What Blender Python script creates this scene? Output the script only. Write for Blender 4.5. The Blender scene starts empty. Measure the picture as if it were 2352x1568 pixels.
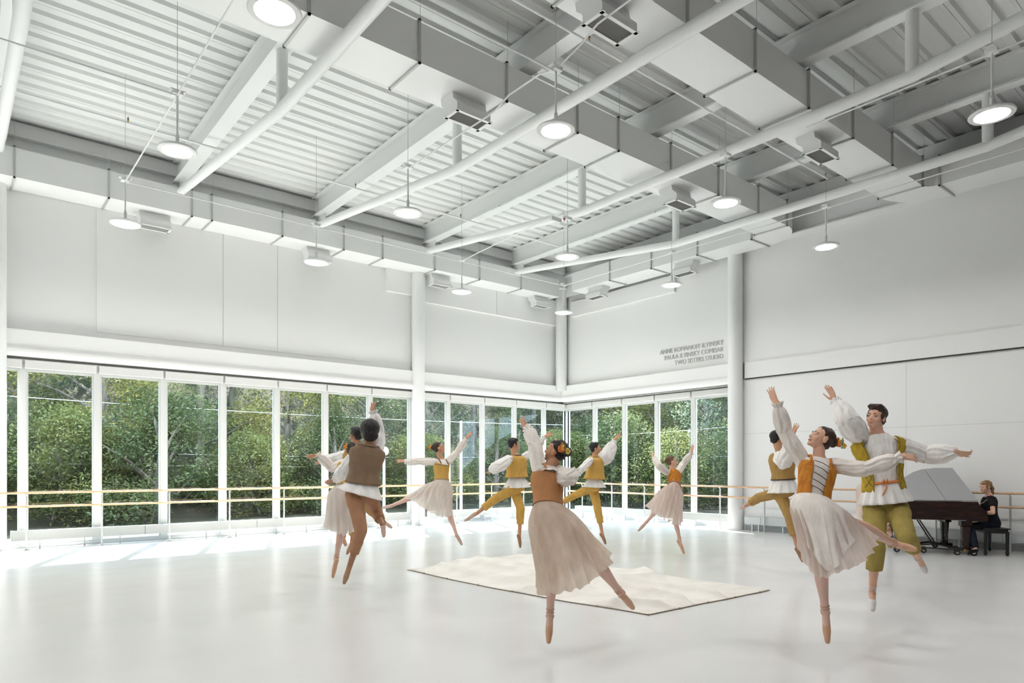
import bpy, bmesh, math, random
from mathutils import Vector, Matrix, Quaternion, noise
R = math.radians
scene = bpy.context.scene
COL = scene.collection
V = Vector

# ------------------------------------------------------------------ camera
FPX, CXP, HZ, EYE = 1550.0, 1176.0, 1075.0, 1.53
AZ = R(50.65)
FWD = V((math.cos(AZ), math.sin(AZ), 0)); RGT = V((math.sin(AZ), -math.cos(AZ), 0)); UP = V((0, 0, 1))
cam_d = bpy.data.cameras.new('camera'); cam = bpy.data.objects.new('camera', cam_d); COL.objects.link(cam)
cam.location = (0, 0, EYE); cam.rotation_euler = (R(90), 0, AZ - R(90))
cam_d.sensor_width = 36; cam_d.lens = FPX / 2352 * 36; cam_d.shift_y = (HZ - 784) / 2352
cam_d.clip_end = 300; cam_d.clip_start = .05
scene.camera = cam

def ray(px, py):                       # world direction per metre of depth
    return FWD + RGT * ((px - CXP) / FPX) + UP * ((HZ - py) / FPX)
EYEV = V((0, 0, EYE))
def at(px, py, d): return EYEV + ray(px, py) * d

# ------------------------------------------------------------------ materials
MAT = {}
def mat(name, col, rough=.5, metal=0, spec=.5, **k):
    if name in MAT: return MAT[name]
    m = bpy.data.materials.new(name); m.use_nodes = True
    b = m.node_tree.nodes['Principled BSDF']
    b.inputs['Base Color'].default_value = (*col, 1); b.inputs['Roughness'].default_value = rough
    b.inputs['Metallic'].default_value = metal; b.inputs['Specular IOR Level'].default_value = spec
    for kk, v in k.items(): b.inputs[kk.replace('_', ' ')].default_value = v
    MAT[name] = m; return m
def nodes(m): return m.node_tree.nodes, m.node_tree.links, m.node_tree.nodes['Principled BSDF']
def noise_col(m, c1, c2, scale=5, detail=4, bump=0, stretch=None, lo=.35, hi=.65, bscale=None):
    n, l, b = nodes(m)
    tc = n.new('ShaderNodeTexCoord'); mp = n.new('ShaderNodeMapping'); l.new(tc.outputs['Object'], mp.inputs[0])
    if stretch: mp.inputs['Scale'].default_value = stretch
    t = n.new('ShaderNodeTexNoise'); t.inputs['Scale'].default_value = scale; t.inputs['Detail'].default_value = detail
    l.new(mp.outputs[0], t.inputs['Vector'])
    cr = n.new('ShaderNodeValToRGB'); cr.color_ramp.elements[0].position = lo; cr.color_ramp.elements[1].position = hi
    cr.color_ramp.elements[0].color = (*c1, 1); cr.color_ramp.elements[1].color = (*c2, 1)
    l.new(t.outputs['Fac'], cr.inputs[0]); l.new(cr.outputs[0], b.inputs['Base Color'])
    if bump:
        t2 = t
        if bscale:
            t2 = n.new('ShaderNodeTexNoise'); t2.inputs['Scale'].default_value = bscale; t2.inputs['Detail'].default_value = 3
            l.new(mp.outputs[0], t2.inputs['Vector'])
        bp = n.new('ShaderNodeBump'); bp.inputs['Strength'].default_value = bump; bp.inputs['Distance'].default_value = .02
        l.new(t2.outputs['Fac'], bp.inputs['Height']); l.new(bp.outputs[0], b.inputs['Normal'])
    return m

# ------------------------------------------------------------------ mesh building
class MB:
    def __init__(s): s.bm = bmesh.new()
    def box(s, lo, hi, bev=0):
        return s.obox(V([(a + b) / 2 for a, b in zip(lo, hi)]), [abs(b - a) for a, b in zip(lo, hi)], None, bev)
    def obox(s, c, size, rot=None, bev=0):
        r = bmesh.ops.create_cube(s.bm, size=1)
        M = Matrix.Translation(V(c)) @ (rot.to_4x4() if rot else Matrix.Identity(4)) @ Matrix.Diagonal((*size, 1))
        bmesh.ops.transform(s.bm, matrix=M, verts=r['verts'])
        if bev:
            es = list({e for v in r['verts'] for e in v.link_edges})
            bmesh.ops.bevel(s.bm, geom=es, offset=bev, segments=2, affect='EDGES', profile=.5)
        return s
    def cone(s, p, q, r1, r2=None, n=16, caps=True):
        p, q = V(p), V(q); r2 = r1 if r2 is None else r2; d = q - p; L = d.length
        if L < 1e-6: return s
        M = Matrix.Translation((p + q) / 2) @ d.to_track_quat('Z', 'Y').to_matrix().to_4x4()
        bmesh.ops.create_cone(s.bm, cap_ends=caps, segments=n, radius1=r1, radius2=r2, depth=L, matrix=M)
        return s
    def sphere(s, c, r, n=16, sc=(1, 1, 1), rot=None):
        M = Matrix.Translation(V(c)) @ (rot.to_4x4() if rot else Matrix.Identity(4)) @ Matrix.Diagonal((*[r * a for a in sc], 1))
        bmesh.ops.create_uvsphere(s.bm, u_segments=n, v_segments=max(6, n // 2), radius=1, matrix=M); return s
    def ico(s, c, r, sub=2, sc=(1, 1, 1), rot=None):
        M = Matrix.Translation(V(c)) @ (rot.to_4x4() if rot else Matrix.Identity(4)) @ Matrix.Diagonal((*[r * a for a in sc], 1))
        bmesh.ops.create_icosphere(s.bm, subdivisions=sub, radius=1, matrix=M); return s
    def tube(s, pts, r, n=10):                      # r: number or list
        pts = [V(p) for p in pts]; rr = r if isinstance(r, (list, tuple)) else [r] * len(pts)
        rings = []; prev = None
        for i, p in enumerate(pts):
            d = (pts[min(i + 1, len(pts) - 1)] - pts[max(i - 1, 0)]).normalized()
            if prev is None: a = d.orthogonal().normalized()
            else:
                a = prev - d * prev.dot(d); a.normalize()
            prev = a; b = d.cross(a)
            sc = 1.0
            if 0 < i < len(pts) - 1:
                d0 = (pts[i] - pts[i - 1]).normalized(); sc = 1 / max(.5, d0.dot(d))
            rings.append([s.bm.verts.new(p + (a * math.cos(t) + b * math.sin(t)) * rr[i]) for t in [2 * math.pi * k / n for k in range(n)]])
        for A, B in zip(rings, rings[1:]):
            for k in range(n): s.bm.faces.new((A[k], A[(k + 1) % n], B[(k + 1) % n], B[k]))
        s.bm.faces.new(rings[0][::-1]); s.bm.faces.new(rings[-1]); return s
    def lathe(s, prof, c=(0, 0, 0), n=32, caps=True):   # prof: list of (r, z)
        c = V(c); rings = []
        for r, z in prof:
            if r < 1e-5: rings.append([s.bm.verts.new(c + V((0, 0, z)))])
            else: rings.append([s.bm.verts.new(c + V((r * math.cos(2 * math.pi * k / n), r * math.sin(2 * math.pi * k / n), z))) for k in range(n)])
        for A, B in zip(rings, rings[1:]):
            for k in range(n):
                k2 = (k + 1) % n
                if len(A) == 1 and len(B) == 1: continue
                if len(A) == 1: s.bm.faces.new((A[0], B[k2], B[k]))
                elif len(B) == 1: s.bm.faces.new((A[k], A[k2], B[0]))
                else: s.bm.faces.new((A[k], A[k2], B[k2], B[k]))
        return s
    def prism(s, pts, ext):                          # polygon points (3-D) extruded by vector
        a = [s.bm.verts.new(V(p)) for p in pts]; b = [s.bm.verts.new(V(p) + V(ext)) for p in pts]
        s.bm.faces.new(a[::-1]); s.bm.faces.new(b); n = len(a)
        for k in range(n): s.bm.faces.new((a[k], a[(k + 1) % n], b[(k + 1) % n], b[k]))
        return s
    def loft(s, rings, closed=True, cap=False):
        RR = [[s.bm.verts.new(V(p)) for p in r] for r in rings]; n = len(RR[0])
        for A, B in zip(RR, RR[1:]):
            for k in range(n if closed else n - 1):
                s.bm.faces.new((A[k], A[(k + 1) % n], B[(k + 1) % n], B[k]))
        if cap: s.bm.faces.new(RR[0][::-1]); s.bm.faces.new(RR[-1])
        return s
    def build(s, name, m, parent=None, smooth=False, recalc=True):
        if recalc: bmesh.ops.recalc_face_normals(s.bm, faces=s.bm.faces)
        me = bpy.data.meshes.new(name); s.bm.to_mesh(me); s.bm.free()
        if m: me.materials.append(m)
        if smooth:
            me.polygons.foreach_set('use_smooth', [True] * len(me.polygons))
        o = bpy.data.objects.new(name, me); COL.objects.link(o)
        if smooth == 'auto':
            pass
        if parent: o.parent = parent
        return o
def autosmooth(o, ang=35):
    me = o.data
    me.polygons.foreach_set('use_smooth', [True] * len(me.polygons))
    me.set_sharp_from_angle(angle=R(ang)); return o
def tag(o, label=None, cat=None, group=None, kind=None):
    if label: o['label'] = label
    if cat: o['category'] = cat
    if group: o['group'] = group
    if kind: o['kind'] = kind
    return o
def empty(name, loc=(0, 0, 0), label=None, cat=None, group=None, rz=0):
    o = bpy.data.objects.new(name, None); COL.objects.link(o); o.location = loc; o.rotation_euler.z = rz
    o.empty_display_size = .1
    return tag(o, label, cat, group)
def dup(o, parent=None):
    c = o.copy(); COL.objects.link(c)
    if parent: c.parent = parent
    for ch in list(o.children): dup(ch, c)
    return c
LAMP_E, SUN_E, SKY_E, EXPO = 46.0, 11.0, 3.4, 1.36
# ================================================================== room materials
white = mat('white_paint', (.83, .835, .825), .55)
wallw = mat('wall_white', (.85, .85, .84), .6)
steelw = mat('steel_white', (.82, .83, .825), .45)
deckw = mat('deck_white', (.74, .75, .74), .5)
ductw = mat('duct_white', (.82, .825, .82), .42)
flangem = mat('duct_flange', (.50, .51, .50), .45)
framew = mat('window_frame', (.66, .67, .66), .4); blindm = mat('blind_box', (.70, .70, .68), .6)
rubber = mat('dark_gap', (.03, .03, .03), .6)
railwood = mat('barre_wood', (.62, .36, .17), .35)
noise_col(railwood, (.60, .36, .19), (.72, .48, .29), 30, 3, 0, (1, 1, 1))
railmetal = mat('barre_metal', (.55, .56, .57), .35, .6)
lensm = mat('lamp_lens', (1, 1, 1), .5); lensm.node_tree.nodes['Principled BSDF'].inputs['Emission Color'].default_value = (1, .975, .96, 1)
lensm.node_tree.nodes['Principled BSDF'].inputs['Emission Strength'].default_value = LAMP_E
grillem = mat('grille_grey', (.34, .34, .33), .5)
lettm = mat('letter_grey', (.52, .53, .52), .4, .2)

# floor: grey dance vinyl, satin, with scuffs
floorm = mat('vinyl_floor', (.62, .63, .63), .22, 0, .5)
n, l, b = nodes(floorm)
tc = n.new('ShaderNodeTexCoord')
def nz(scale, det, st=(1, 1, 1), rough=.5):
    mp = n.new('ShaderNodeMapping'); mp.inputs['Scale'].default_value = st; l.new(tc.outputs['Object'], mp.inputs[0])
    t = n.new('ShaderNodeTexNoise'); t.inputs['Scale'].default_value = scale; t.inputs['Detail'].default_value = det; t.inputs['Roughness'].default_value = rough
    l.new(mp.outputs[0], t.inputs['Vector']); return t
def ramp(src, p0, c0, p1, c1):
    r = n.new('ShaderNodeValToRGB'); r.color_ramp.elements[0].position = p0; r.color_ramp.elements[1].position = p1
    r.color_ramp.elements[0].color = (*c0, 1); r.color_ramp.elements[1].color = (*c1, 1); l.new(src, r.inputs[0]); return r
def mix(a, bb, fac, mode='MIX'):
    m = n.new('ShaderNodeMix'); m.data_type = 'RGBA'; m.blend_type = mode
    if isinstance(fac, float): m.inputs[0].default_value = fac
    else: l.new(fac, m.inputs[0])
    l.new(a, m.inputs[6]); l.new(bb, m.inputs[7]); return m
base = ramp(nz(.5, 5).outputs['Fac'], .3, (.72, .72, .715), .7, (.77, .77, .765))
sc1 = ramp(nz(5, 9, (1, 2.2, 1), .72).outputs['Fac'], .56, (0, 0, 0), .72, (1, 1, 1))
area = ramp(nz(.35, 2).outputs['Fac'], .5, (0, 0, 0), .66, (1, 1, 1))
scf = n.new('ShaderNodeMath'); scf.operation = 'MULTIPLY'; l.new(sc1.outputs[0], scf.inputs[0]); l.new(area.outputs[0], scf.inputs[1])
sc2 = n.new('ShaderNodeMath'); sc2.operation = 'MULTIPLY'; sc2.inputs[1].default_value = .28; l.new(scf.outputs[0], sc2.inputs[0])
dk = n.new('ShaderNodeRGB'); dk.outputs[0].default_value = (.42, .41, .39, 1)
l.new(mix(base.outputs[0], dk.outputs[0], sc2.outputs[0]).outputs[2], b.inputs['Base Color'])
rr = ramp(nz(1.2, 2, (1, 1.5, 1), .5).outputs['Fac'], .3, (.22, .22, .22), .75, (.26, .26, .26)); l.new(rr.outputs[0], b.inputs['Roughness'])

# glass: clear with a weak reflection
glassm = bpy.data.materials.new('window_glass'); glassm.use_nodes = True
n2, l2 = glassm.node_tree.nodes, glassm.node_tree.links; n2.clear()
out = n2.new('ShaderNodeOutputMaterial'); mx = n2.new('ShaderNodeMixShader'); tr = n2.new('ShaderNodeBsdfTransparent'); gl = n2.new('ShaderNodeBsdfGlossy')
fr = n2.new('ShaderNodeFresnel'); fr.inputs[0].default_value = 1.5; tr.inputs[0].default_value = (.93, .96, .94, 1); gl.inputs['Roughness'].default_value = .0
gg = n2.new('ShaderNodeNewGeometry'); im = n2.new('ShaderNodeMix'); im.inputs[2].default_value = 1.5; im.inputs[3].default_value = 1 / 1.5
l2.new(gg.outputs['Backfacing'], im.inputs[0]); l2.new(im.outputs[0], fr.inputs[0])
l2.new(fr.outputs[0], mx.inputs[0]); l2.new(tr.outputs[0], mx.inputs[1]); l2.new(gl.outputs[0], mx.inputs[2]); l2.new(mx.outputs[0], out.inputs[0])

def struct(o): o['kind'] = 'structure'; return o
# ================================================================== shell
XW, YS = -7.0, -6.0
WN, WE = 15.95, 15.15             # inner faces of the upper north wall and of the east wall
GN, GE = 15.98, 15.42             # glazing planes
GTOP = 3.42
struct(MB().box((XW - .2, YS - .2, -.2), (GE + .12, GN + .12, 0)).build('floor', floorm))
# metal roof deck: ribs run along X
m = MB(); prof = []; P = .33; y = YS - .2; ZD = 7.95; k = 0
while y < GN + .3:
    prof += [(y, ZD)] + ([(y + .062, ZD), (y + .064, ZD + .012), (y + .069, ZD + .012), (y + .071, ZD)] if k % 2 else []) + [(y + .120, ZD), (y + .150, ZD + .05), (y + P - .030, ZD + .05)]; y += P; k += 1
a = [m.bm.verts.new((XW - .2, p[0], p[1])) for p in prof]; bb = [m.bm.verts.new((GE + .4, p[0], p[1])) for p in prof]
for i in range(len(prof) - 1): m.bm.faces.new((a[i], a[i + 1], bb[i + 1], bb[i]))
m.box((XW - .2, YS - .2, ZD + .15), (GE + .4, GN + .4, ZD + .3))
struct(m.build('ceiling', deckw))
# walls
m = MB(); m.box((XW, WN, 3.66), (GE + .3, GN + .2, 8.1)); struct(m.build('wall_north', wallw))
m = MB(); m.box((WE, 9.72, 3.66), (GE + .3, GN + .2, 8.1)); m.box((WE, YS, 3.78), (GE + .3, 9.72, 8.1)); m.box((WE, YS, 0), (GE + .3, 9.60, 3.735))
m.box((WE + .05, YS, 3.73), (GE + .2, 9.6, 3.79)); struct(m.build('wall_east', wallw))
struct(MB().box((XW, YS - .2, 0), (GE, YS, 8.1)).build('wall_south', mat('wall_grey', (.22, .22, .22), .6)))
struct(MB().box((XW - .2, YS, 0), (XW, GN + .2, 8.1)).build('wall_west', mat('wall_mid', (.75, .75, .75), .6)))
# joints in the east wall's lower cladding and the fascia strip over them
m = MB(); m.box((WE - .06, YS, 3.76), (WE, 9.30, 4.15)); struct(m.build('trim_1', wallw))
m = MB(); m.box((WE - .045, YS, 3.735), (WE + .02, 9.30, 3.76)); m.box((WE - .05, 9.30, 3.76), (WE - .01, 9.33, 4.15)); struct(m.build('trim_2', rubber))
seam = mat('panel_seam', (.55, .55, .54), .7)
m = MB()
for yy in (5.62, 2.0): m.box((WE - .0015, yy - .003, .4), (WE + .001, yy + .003, 3.735))
m.box((WE - .0015, YS, 2.38), (WE + .001, 9.3, 2.386)); struct(m.build('trim_3', seam))
# raised cladding of the north wall
m = MB()
xs = [2.16, 4.62, 5.86, 8.30]
for i in range(3): m.box((xs[i] + .004, WN - .018, 4.30), (xs[i + 1] - .004, WN, 7.2))
struct(m.build('trim_4', wallw))
# bulkhead panels high on both walls near the corner
struct(MB().box((8.75, WN - .10, 6.22), (9.55, WN, 7.0)).build('trim_5', wallw))
m = MB(); m.box((9.8, WN - .10, 6.10), (12.4, WN, 6.9)); m.box((12.41, WN - .10, 6.10), (15.0, WN, 6.9)); struct(m.build('trim_6', wallw))
struct(MB().box((WE - .10, 11.4, 6.33), (WE, 15.4, 6.8)).build('trim_7', wallw))
# fascia over the windows: flat band with a rounded lower nose
def fascia(name, p, q, inward):
    p, q, w = V(p), V(q), V(inward)
    pr = [(0, 4.17), (.14, 4.17), (.15, 4.16), (.15, 3.86), (.17, 3.83), (.20, 3.80), (.21, 3.76), (.20, 3.70), (.18, 3.66), (0, 3.66)]
    m = MB(); rings = [[e + w * a + V((0, 0, z)) for a, z in pr] for e in (p, q)]; m.loft(rings, True, True)
    return struct(autosmooth(m.build(name, wallw), 25))
fascia('trim_8', (XW, WN, 0), (15.16, WN, 0), (0, -1, 0))
fascia('trim_9', (WE, 15.96, 0), (WE, 9.60, 0), (-1, 0, 0))
# recess soffit above the glass + dark slot
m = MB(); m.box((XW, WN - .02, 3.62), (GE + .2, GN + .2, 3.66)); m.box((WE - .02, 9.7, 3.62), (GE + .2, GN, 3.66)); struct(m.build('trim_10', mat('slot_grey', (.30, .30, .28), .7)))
# columns
def column(x, y, z0, z1, r):
    m = MB(); m.cone((x, y, z0), (x, y, z1), r, n=40)
    m.cone((x, y, z0), (x, y, z0 + .012), r + .012, n=40) if z0 < .1 else None
    return m
colm = steelw
for i, (x, y, z0, z1, lab) in enumerate([(.52, 15.78, 0, 7.4, 'round white column at the left edge of the window wall'),
        (9.66, 15.80, 0, 7.3, 'round white column standing between the two runs of windows on the long wall'),
        (15.0, 9.50, 0, 6.95, 'thick round white column between the right windows and the solid wall'),
        (14.93, 15.72, 4.0, 7.6, 'round white column in the far corner above the window fascia')]):
    o = autosmooth(column(x, y, z0, z1, .178).build('column', colm)); tag(o, lab, 'column', None, 'structure')
# perimeter edge beams
m = MB(); m.box((XW, 15.42, 7.66), (14.9, 15.72, 7.68)); m.box((XW, 15.56, 7.2), (14.9, 15.58, 7.66)); m.box((XW, 15.42, 7.2), (14.9, 15.72, 7.22)); m.box((XW, 15.5, 7.68), (14.9, 15.64, 7.95))
tag(m.build('edge_beam', steelw), 'white steel edge beam above the long window wall duct', 'beam', kind='structure')
m = MB(); m.box((14.85, YS, 6.93), (WE, 9.6, 6.96)); m.box((14.95, YS, 6.96), (14.97, 15.6, 7.95)); m.box((14.85, YS, 7.6), (WE, 15.6, 7.63))
tag(m.build('edge_beam', steelw), 'white steel edge beam along the top of the solid right wall', 'beam', kind='structure')

# ================================================================== windows
def window(idx, axis, a0, a1, plane, w):
    """axis 'x': runs along X at Y=plane; axis 'y': runs along Y at X=plane. w: inward sign vector"""
    root = bpy.data.objects.new('window_%d' % idx, None); COL.objects.link(root); struct(root)
    def B(m, s0, s1, z0, z1, d0, d1):
        if axis == 'x': m.box((s0, plane - d1, z0), (s1, plane - d0, z1))
        else: m.box((plane - d1, s0, z0), (plane - d0, s1, z1))
    m = MB()
    B(m, a0, a0 + .055, 0, 3.62, -.06, .06); B(m, a1 - .055, a1, 0, 3.62, -.06, .06)
    B(m, a0 + .055, a0 + .085, .06, GTOP, -.02, .03); B(m, a1 - .085, a1 - .055, .06, GTOP, -.02, .03)
    B(m, a0 + .055, a1 - .055, GTOP, 3.62, -.06, .05); B(m, a0 + .055, a1 - .055, 0, .06, -.06, .06)
    B(m, a0 + .085, a1 - .085, GTOP - .03, GTOP, -.02, .03); B(m, a0 + .085, a1 - .085, .06, .09, -.02, .03)
    m.build('window_frame', framew, root)
    m = MB()
    if axis == 'x': vs = [(a0 + .085, plane, .09), (a1 - .085, plane, .09), (a1 - .085, plane, GTOP - .03), (a0 + .085, plane, GTOP - .03)]
    else: vs = [(plane, a0 + .085, .09), (plane, a1 - .085, .09), (plane, a1 - .085, GTOP - .03), (plane, a0 + .085, GTOP - .03)]
    m.bm.faces.new([m.bm.verts.new(v) for v in vs]); m.build('window_glass', glassm, root)
    return root
def blind(axis, a0, a1, plane, lab):
    m = MB()
    if axis == 'x': m.box((a0 + .02, plane - .15, 3.44), (a1 - .02, plane - .065, 3.60), .008)
    else: m.box((plane - .15, a0 + .02, 3.44), (plane - .065, a1 - .02, 3.60), .008)
    tag(m.build('roller_blind', blindm), lab, 'blind', 'roller blind boxes above the windows')
nx = [-.27 + 1.2225 * i for i in range(13)] + [15.42]
ordn = ['first', 'second', 'third', 'fourth', 'fifth', 'sixth', 'seventh', 'eighth', 'ninth', 'tenth', 'eleventh', 'twelfth', 'thirteenth']
for i in range(13):
    window(i + 1, 'x', nx[i], nx[i + 1], GN, None)
    where = 'against the left edge of the photo' if i == 0 else ('at the corner end of the long wall' if i == 12 else '%s from the left on the long wall' % ordn[i])
    blind('x', nx[i], nx[i + 1] if i < 12 else 15.24, GN, 'white roller blind box over a window, ' + where)
ny = [9.62, 11.05 - .03, 12.26, 13.48, 14.70, 15.98]
for i in range(5):
    window(14 + i, 'y', ny[i], ny[i + 1], GE, None)
    where = 'beside the thick column' if i == 0 else ('touching the far corner' if i == 4 else '%s left of the thick column' % ['', 'second', 'third', 'fourth'][i])
    blind('y', ny[i], ny[i + 1] if i < 4 else 15.95, GE, 'white roller blind box over a right wall window, ' + where)
# the glazing goes on beyond the left edge
for k in range(4): window(19 + k, 'x', -.27 - 1.66 * (k + 1), -.27 - 1.66 * k, GN, None)
struct(MB().box((GE - .085, GN - .085, 0), (GE + .085, GN + .085, 3.615)).build('trim_11', framew))

# ================================================================== barres
def barre(name, axis, s0, s1, plane, posts, lab, inward):
    root = empty(name, ((s0 + s1) / 2, plane, 0) if axis == 'x' else (plane, (s0 + s1) / 2, 0), lab, 'barre')
    L = root.location
    def pt(s, off, z):
        return (V((s, plane, z)) if axis == 'x' else V((plane, s, z))) + V(inward) * off - L
    for z in (1.07, .815):
        r = MB(); r.cone(pt(s0, 0, z), pt(s1, 0, z), .021, n=14); autosmooth(r.build('rail', railwood, root))
    for s in posts:
        m = MB(); m.cone(pt(s, -.06, 0), pt(s, -.06, 1.02), .018, n=12); m.cone(pt(s, -.06, 0), pt(s, -.06, .012), .04, n=16)
        p = autosmooth(m.build('post', railmetal, root))
        for z in (1.07, .815):
            k = MB(); k.tube([pt(s, -.06, z - .09), pt(s, -.05, z - .05), pt(s, -.02, z - .03), pt(s, 0, z - .02)], .009, 8)
            k.obox(pt(s, 0, z - .024), (.07, .03, .006) if axis == 'x' else (.03, .07, .006))
            autosmooth(k.build('bracket', railmetal, p))
    return root
barre('ballet_barre', 'x', -3, 14.78, 15.45, [-.24 + 1.219 * i - 2.44 + 0.0 for i in range(0, 15)][0:0] + [.98 + 1.219 * i for i in range(-3, 12)],
      'long double wooden barre on grey posts in front of the long window wall', (0, -1, 0))
barre('ballet_barre', 'y', -2, 15.4, 14.83, [14.74 - 1.219 * i for i in range(14)], 'double wooden barre along the right windows and the white wall behind the piano', (-1, 0, 0))

# ================================================================== finned radiators on short legs
radm = mat('radiator_white', (.48, .49, .475), .45)
def radiator(axis, s0, s1, plane, lab, legs, rm=None):
    root = empty('radiator', ((s0 + s1) / 2, plane - .1, 0) if axis == 'x' else (plane - .1, (s0 + s1) / 2, 0), lab, 'radiator', 'low radiators under the windows')
    L = root.location; h = (s1 - s0) / 2 - .003
    m = MB()
    if axis == 'x': m.box((-h, -.08, .16), (h, .08, .345), .006)
    else: m.box((-.08, -h, .16), (.08, h, .345), .006)
    m.build('cover', rm or radm, root)
    for s in legs:
        k = MB(); c = s * h
        if axis == 'x': k.box((c - .012, -.06, 0), (c + .012, -.035, .17)); k.box((c - .02, -.07, 0), (c + .02, .05, .008))
        else: k.box((-.06, c - .012, 0), (-.035, c + .012, .17)); k.box((-.07, c - .02, 0), (.05, c + .02, .008))
        k.build('leg', railmetal, root)
ns = [.75, 3.0, 5.3, 7.55, 9.35]
for i in range(4): radiator('x', ns[i], ns[i + 1], 15.88, 'low white radiator under the long wall windows, %s from the left column' % ordn[i], (-.6, 0.05, .6))
ns = [9.98, 12.3, 14.75]
for i in range(2): radiator('x', ns[i], ns[i + 1], 15.88, 'low white radiator %s' % ['just right of the middle column', 'under the long wall windows by the far corner'][i], (-.6, 0, .6))
ns = [9.75, 11.8, 13.6, 15.3]
for i in range(3): radiator('y', ns[i], ns[i + 1], 15.30, 'low white radiator under the right wall windows, %s' % ['next to the thick column', 'middle one of three', 'nearest the far corner'][i], (-.6, 0, .6))
ns = [9.22, 8.78, 7.55, 6.4, 5.2, 3.9, 2.6, 1.3]
for i in range(7): radiator('y', ns[i + 1], ns[i], 15.15 - .02, 'grey white heater cover along the solid right wall, %s from the thick column' % ordn[i], (-.7, .1), mat('heater_grey', (.55, .58, .58), .45))
m = MB(); m.box((WE - .012, YS, 0), (WE, 9.3, .12)); struct(m.build('baseboard_east', mat('base_grey', (.45, .46, .46), .5)))

# ================================================================== roof trusses
XT = [.55, 3.57, 6.60, 9.62, 12.65]
tl = ['at the left edge of the photo', 'second from left, passing the nearest lamp', 'third from left', 'fourth from left, crossing the frame centre', 'nearest the far corner']
def truss(x, lab):
    root = empty('roof_truss', (x, 0, 0), 'white roof truss with bent tube chord, ' + lab, 'truss', 'roof trusses')
    m = MB(); y0, y1 = -5.9, 15.42
    m.box((-.125, y0, 7.48), (.125, y1, 7.50)); m.box((-.008, y0, 7.50), (.008, y1, 7.93)); m.box((-.11, y0, 7.93), (.11, y1, 7.95)); m.build('top_beam', steelw, root)
    t = MB(); t.tube([(0, 15.38, 7.30), (0, 9.53, 6.65), (0, 3.5, 6.65), (0, -2.4, 7.36)], .084, 28); autosmooth(t.build('tube_chord', steelw, root))
    for yy in (9.53, 3.5):
        p = MB(); p.cone((0, yy, 6.66), (0, yy, 7.48), .080, n=28); autosmooth(p.build('post', steelw, root))
    g = MB(); g.box((-.012, 14.9, 7.2), (.012, 15.42, 7.48)); g.build('gusset_plate', steelw, root)
    return root
for x, lb in zip(XT, tl): truss(x, lb)

# ================================================================== ducts
ZB, ZT = 6.82, 7.35
def outlet(root, cx, cy, axis):
    L = root.location; rings = []
    # profile swings 0.12 m toward the room while dropping 0.3 m
    prof = [(0, 0), (.10, .02), (.17, .10), (.20, .12), (.30, .12)]
    inward = V((0, -1, 0)) if axis == 'x' else V((-1, 0, 0)); along = V((1, 0, 0)) if axis == 'x' else V((0, 1, 0))
    hl, hd = .29, .15
    for dz, dn in prof:
        c = V((cx, cy, ZB - dz)) + inward * dn - inward * .06 - L
        rings.append([c + along * a * hl + inward * b2 * hd for a, b2 in ((-1, -1), (1, -1), (1, 1), (-1, 1))])
    m = MB(); m.loft(rings, True, False); k = m.build('outlet', ductw, root)
    c = V((cx, cy, ZB - .30)) + inward * .06 - L
    f = MB(); s = (hl * 2, hd * 2) if axis == 'x' else (hd * 2, hl * 2)
    for sg in (-1, 1):
        f.obox(c + V((0, sg * (s[1] / 2 - .01), -.005)), (s[0] + .05, .045, .012)); f.obox(c + V((sg * (s[0] / 2 - .01), 0, -.005)), (.045, s[1] + .05, .012))
    f.build('grille_frame', white, k)
    gme = MB(); gme.obox(c + V((0, 0, .03)), (s[0] - .02, s[1] - .02, .004))
    for i in range(9):
        u = -.5 + (i + .5) / 9
        if axis == 'x': gme.obox(c + V((0, u * s[1], .008)), (s[0] - .03, .004, .022), Matrix.Rotation(R(35), 3, 'X'))
        else: gme.obox(c + V((u * s[0], 0, .008)), (.004, s[1] - .03, .022), Matrix.Rotation(R(35), 3, 'Y'))
    gme.build('grille', grillem, k)
def elbow_pts(c, ri, ro, a0, a1, n=12):
    inner = [(c[0] + ri * math.cos(a0 + (a1 - a0) * i / n), c[1] + ri * math.sin(a0 + (a1 - a0) * i / n)) for i in range(n + 1)]
    outer = [(c[0] + ro * math.cos(a0 + (a1 - a0) * i / n), c[1] + ro * math.sin(a0 + (a1 - a0) * i / n)) for i in range(n + 1)]
    return inner + outer[::-1]
def flange(root, axis, s, lo, hi):       # band round a duct at coordinate s
    L = root.location; m = MB(); e = .028; w = .016
    def bx(a, b2): m.box(V(a) - L, V(b2) - L)
    if axis == 'x':
        bx((s - w, lo - e, ZB - e), (s + w, hi + e, ZB - .001)); bx((s - w, lo - e, ZB - e), (s + w, lo - .001, ZT + e)); bx((s - w, hi + .001, ZB - e), (s + w, hi + e, ZT + e)); bx((s - w, lo - e, ZT + .001), (s + w, hi + e, ZT + e))
        m.cone(V((s, lo - .03, ZT + .03)) - L, V((s, lo - .03, 7.95)) - L, .003, n=6)
    else:
        bx((lo - e, s - w, ZB - e), (hi + e, s + w, ZB - .001)); bx((lo - e, s - w, ZB - e), (lo - .001, s + w, ZT + e)); bx((lo - e, s - w, ZT + .001), (hi + e, s + w, ZT + e))
    m.build('flange', flangem, root)
# long wall duct
D = empty('air_duct', (4, 15.58, ZB), 'long rectangular white air duct hung above the long window wall', 'duct'); L = D.location
MB().box(V((XW + .2, 15.2, ZB)) - L, V((14.35, 15.94, ZT)) - L).build('duct_body', ductw, D)
for s in (-2.2, -.7, .78, 2.27, 3.78, 4.18, 5.70, 7.2, 8.25, 9.8, 11.28, 12.8): flange(D, 'x', s, 15.2, 15.94)
for x in (3.15, 6.7, 10.2, 13.9): outlet(D, x, 15.62, 'x')
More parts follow.
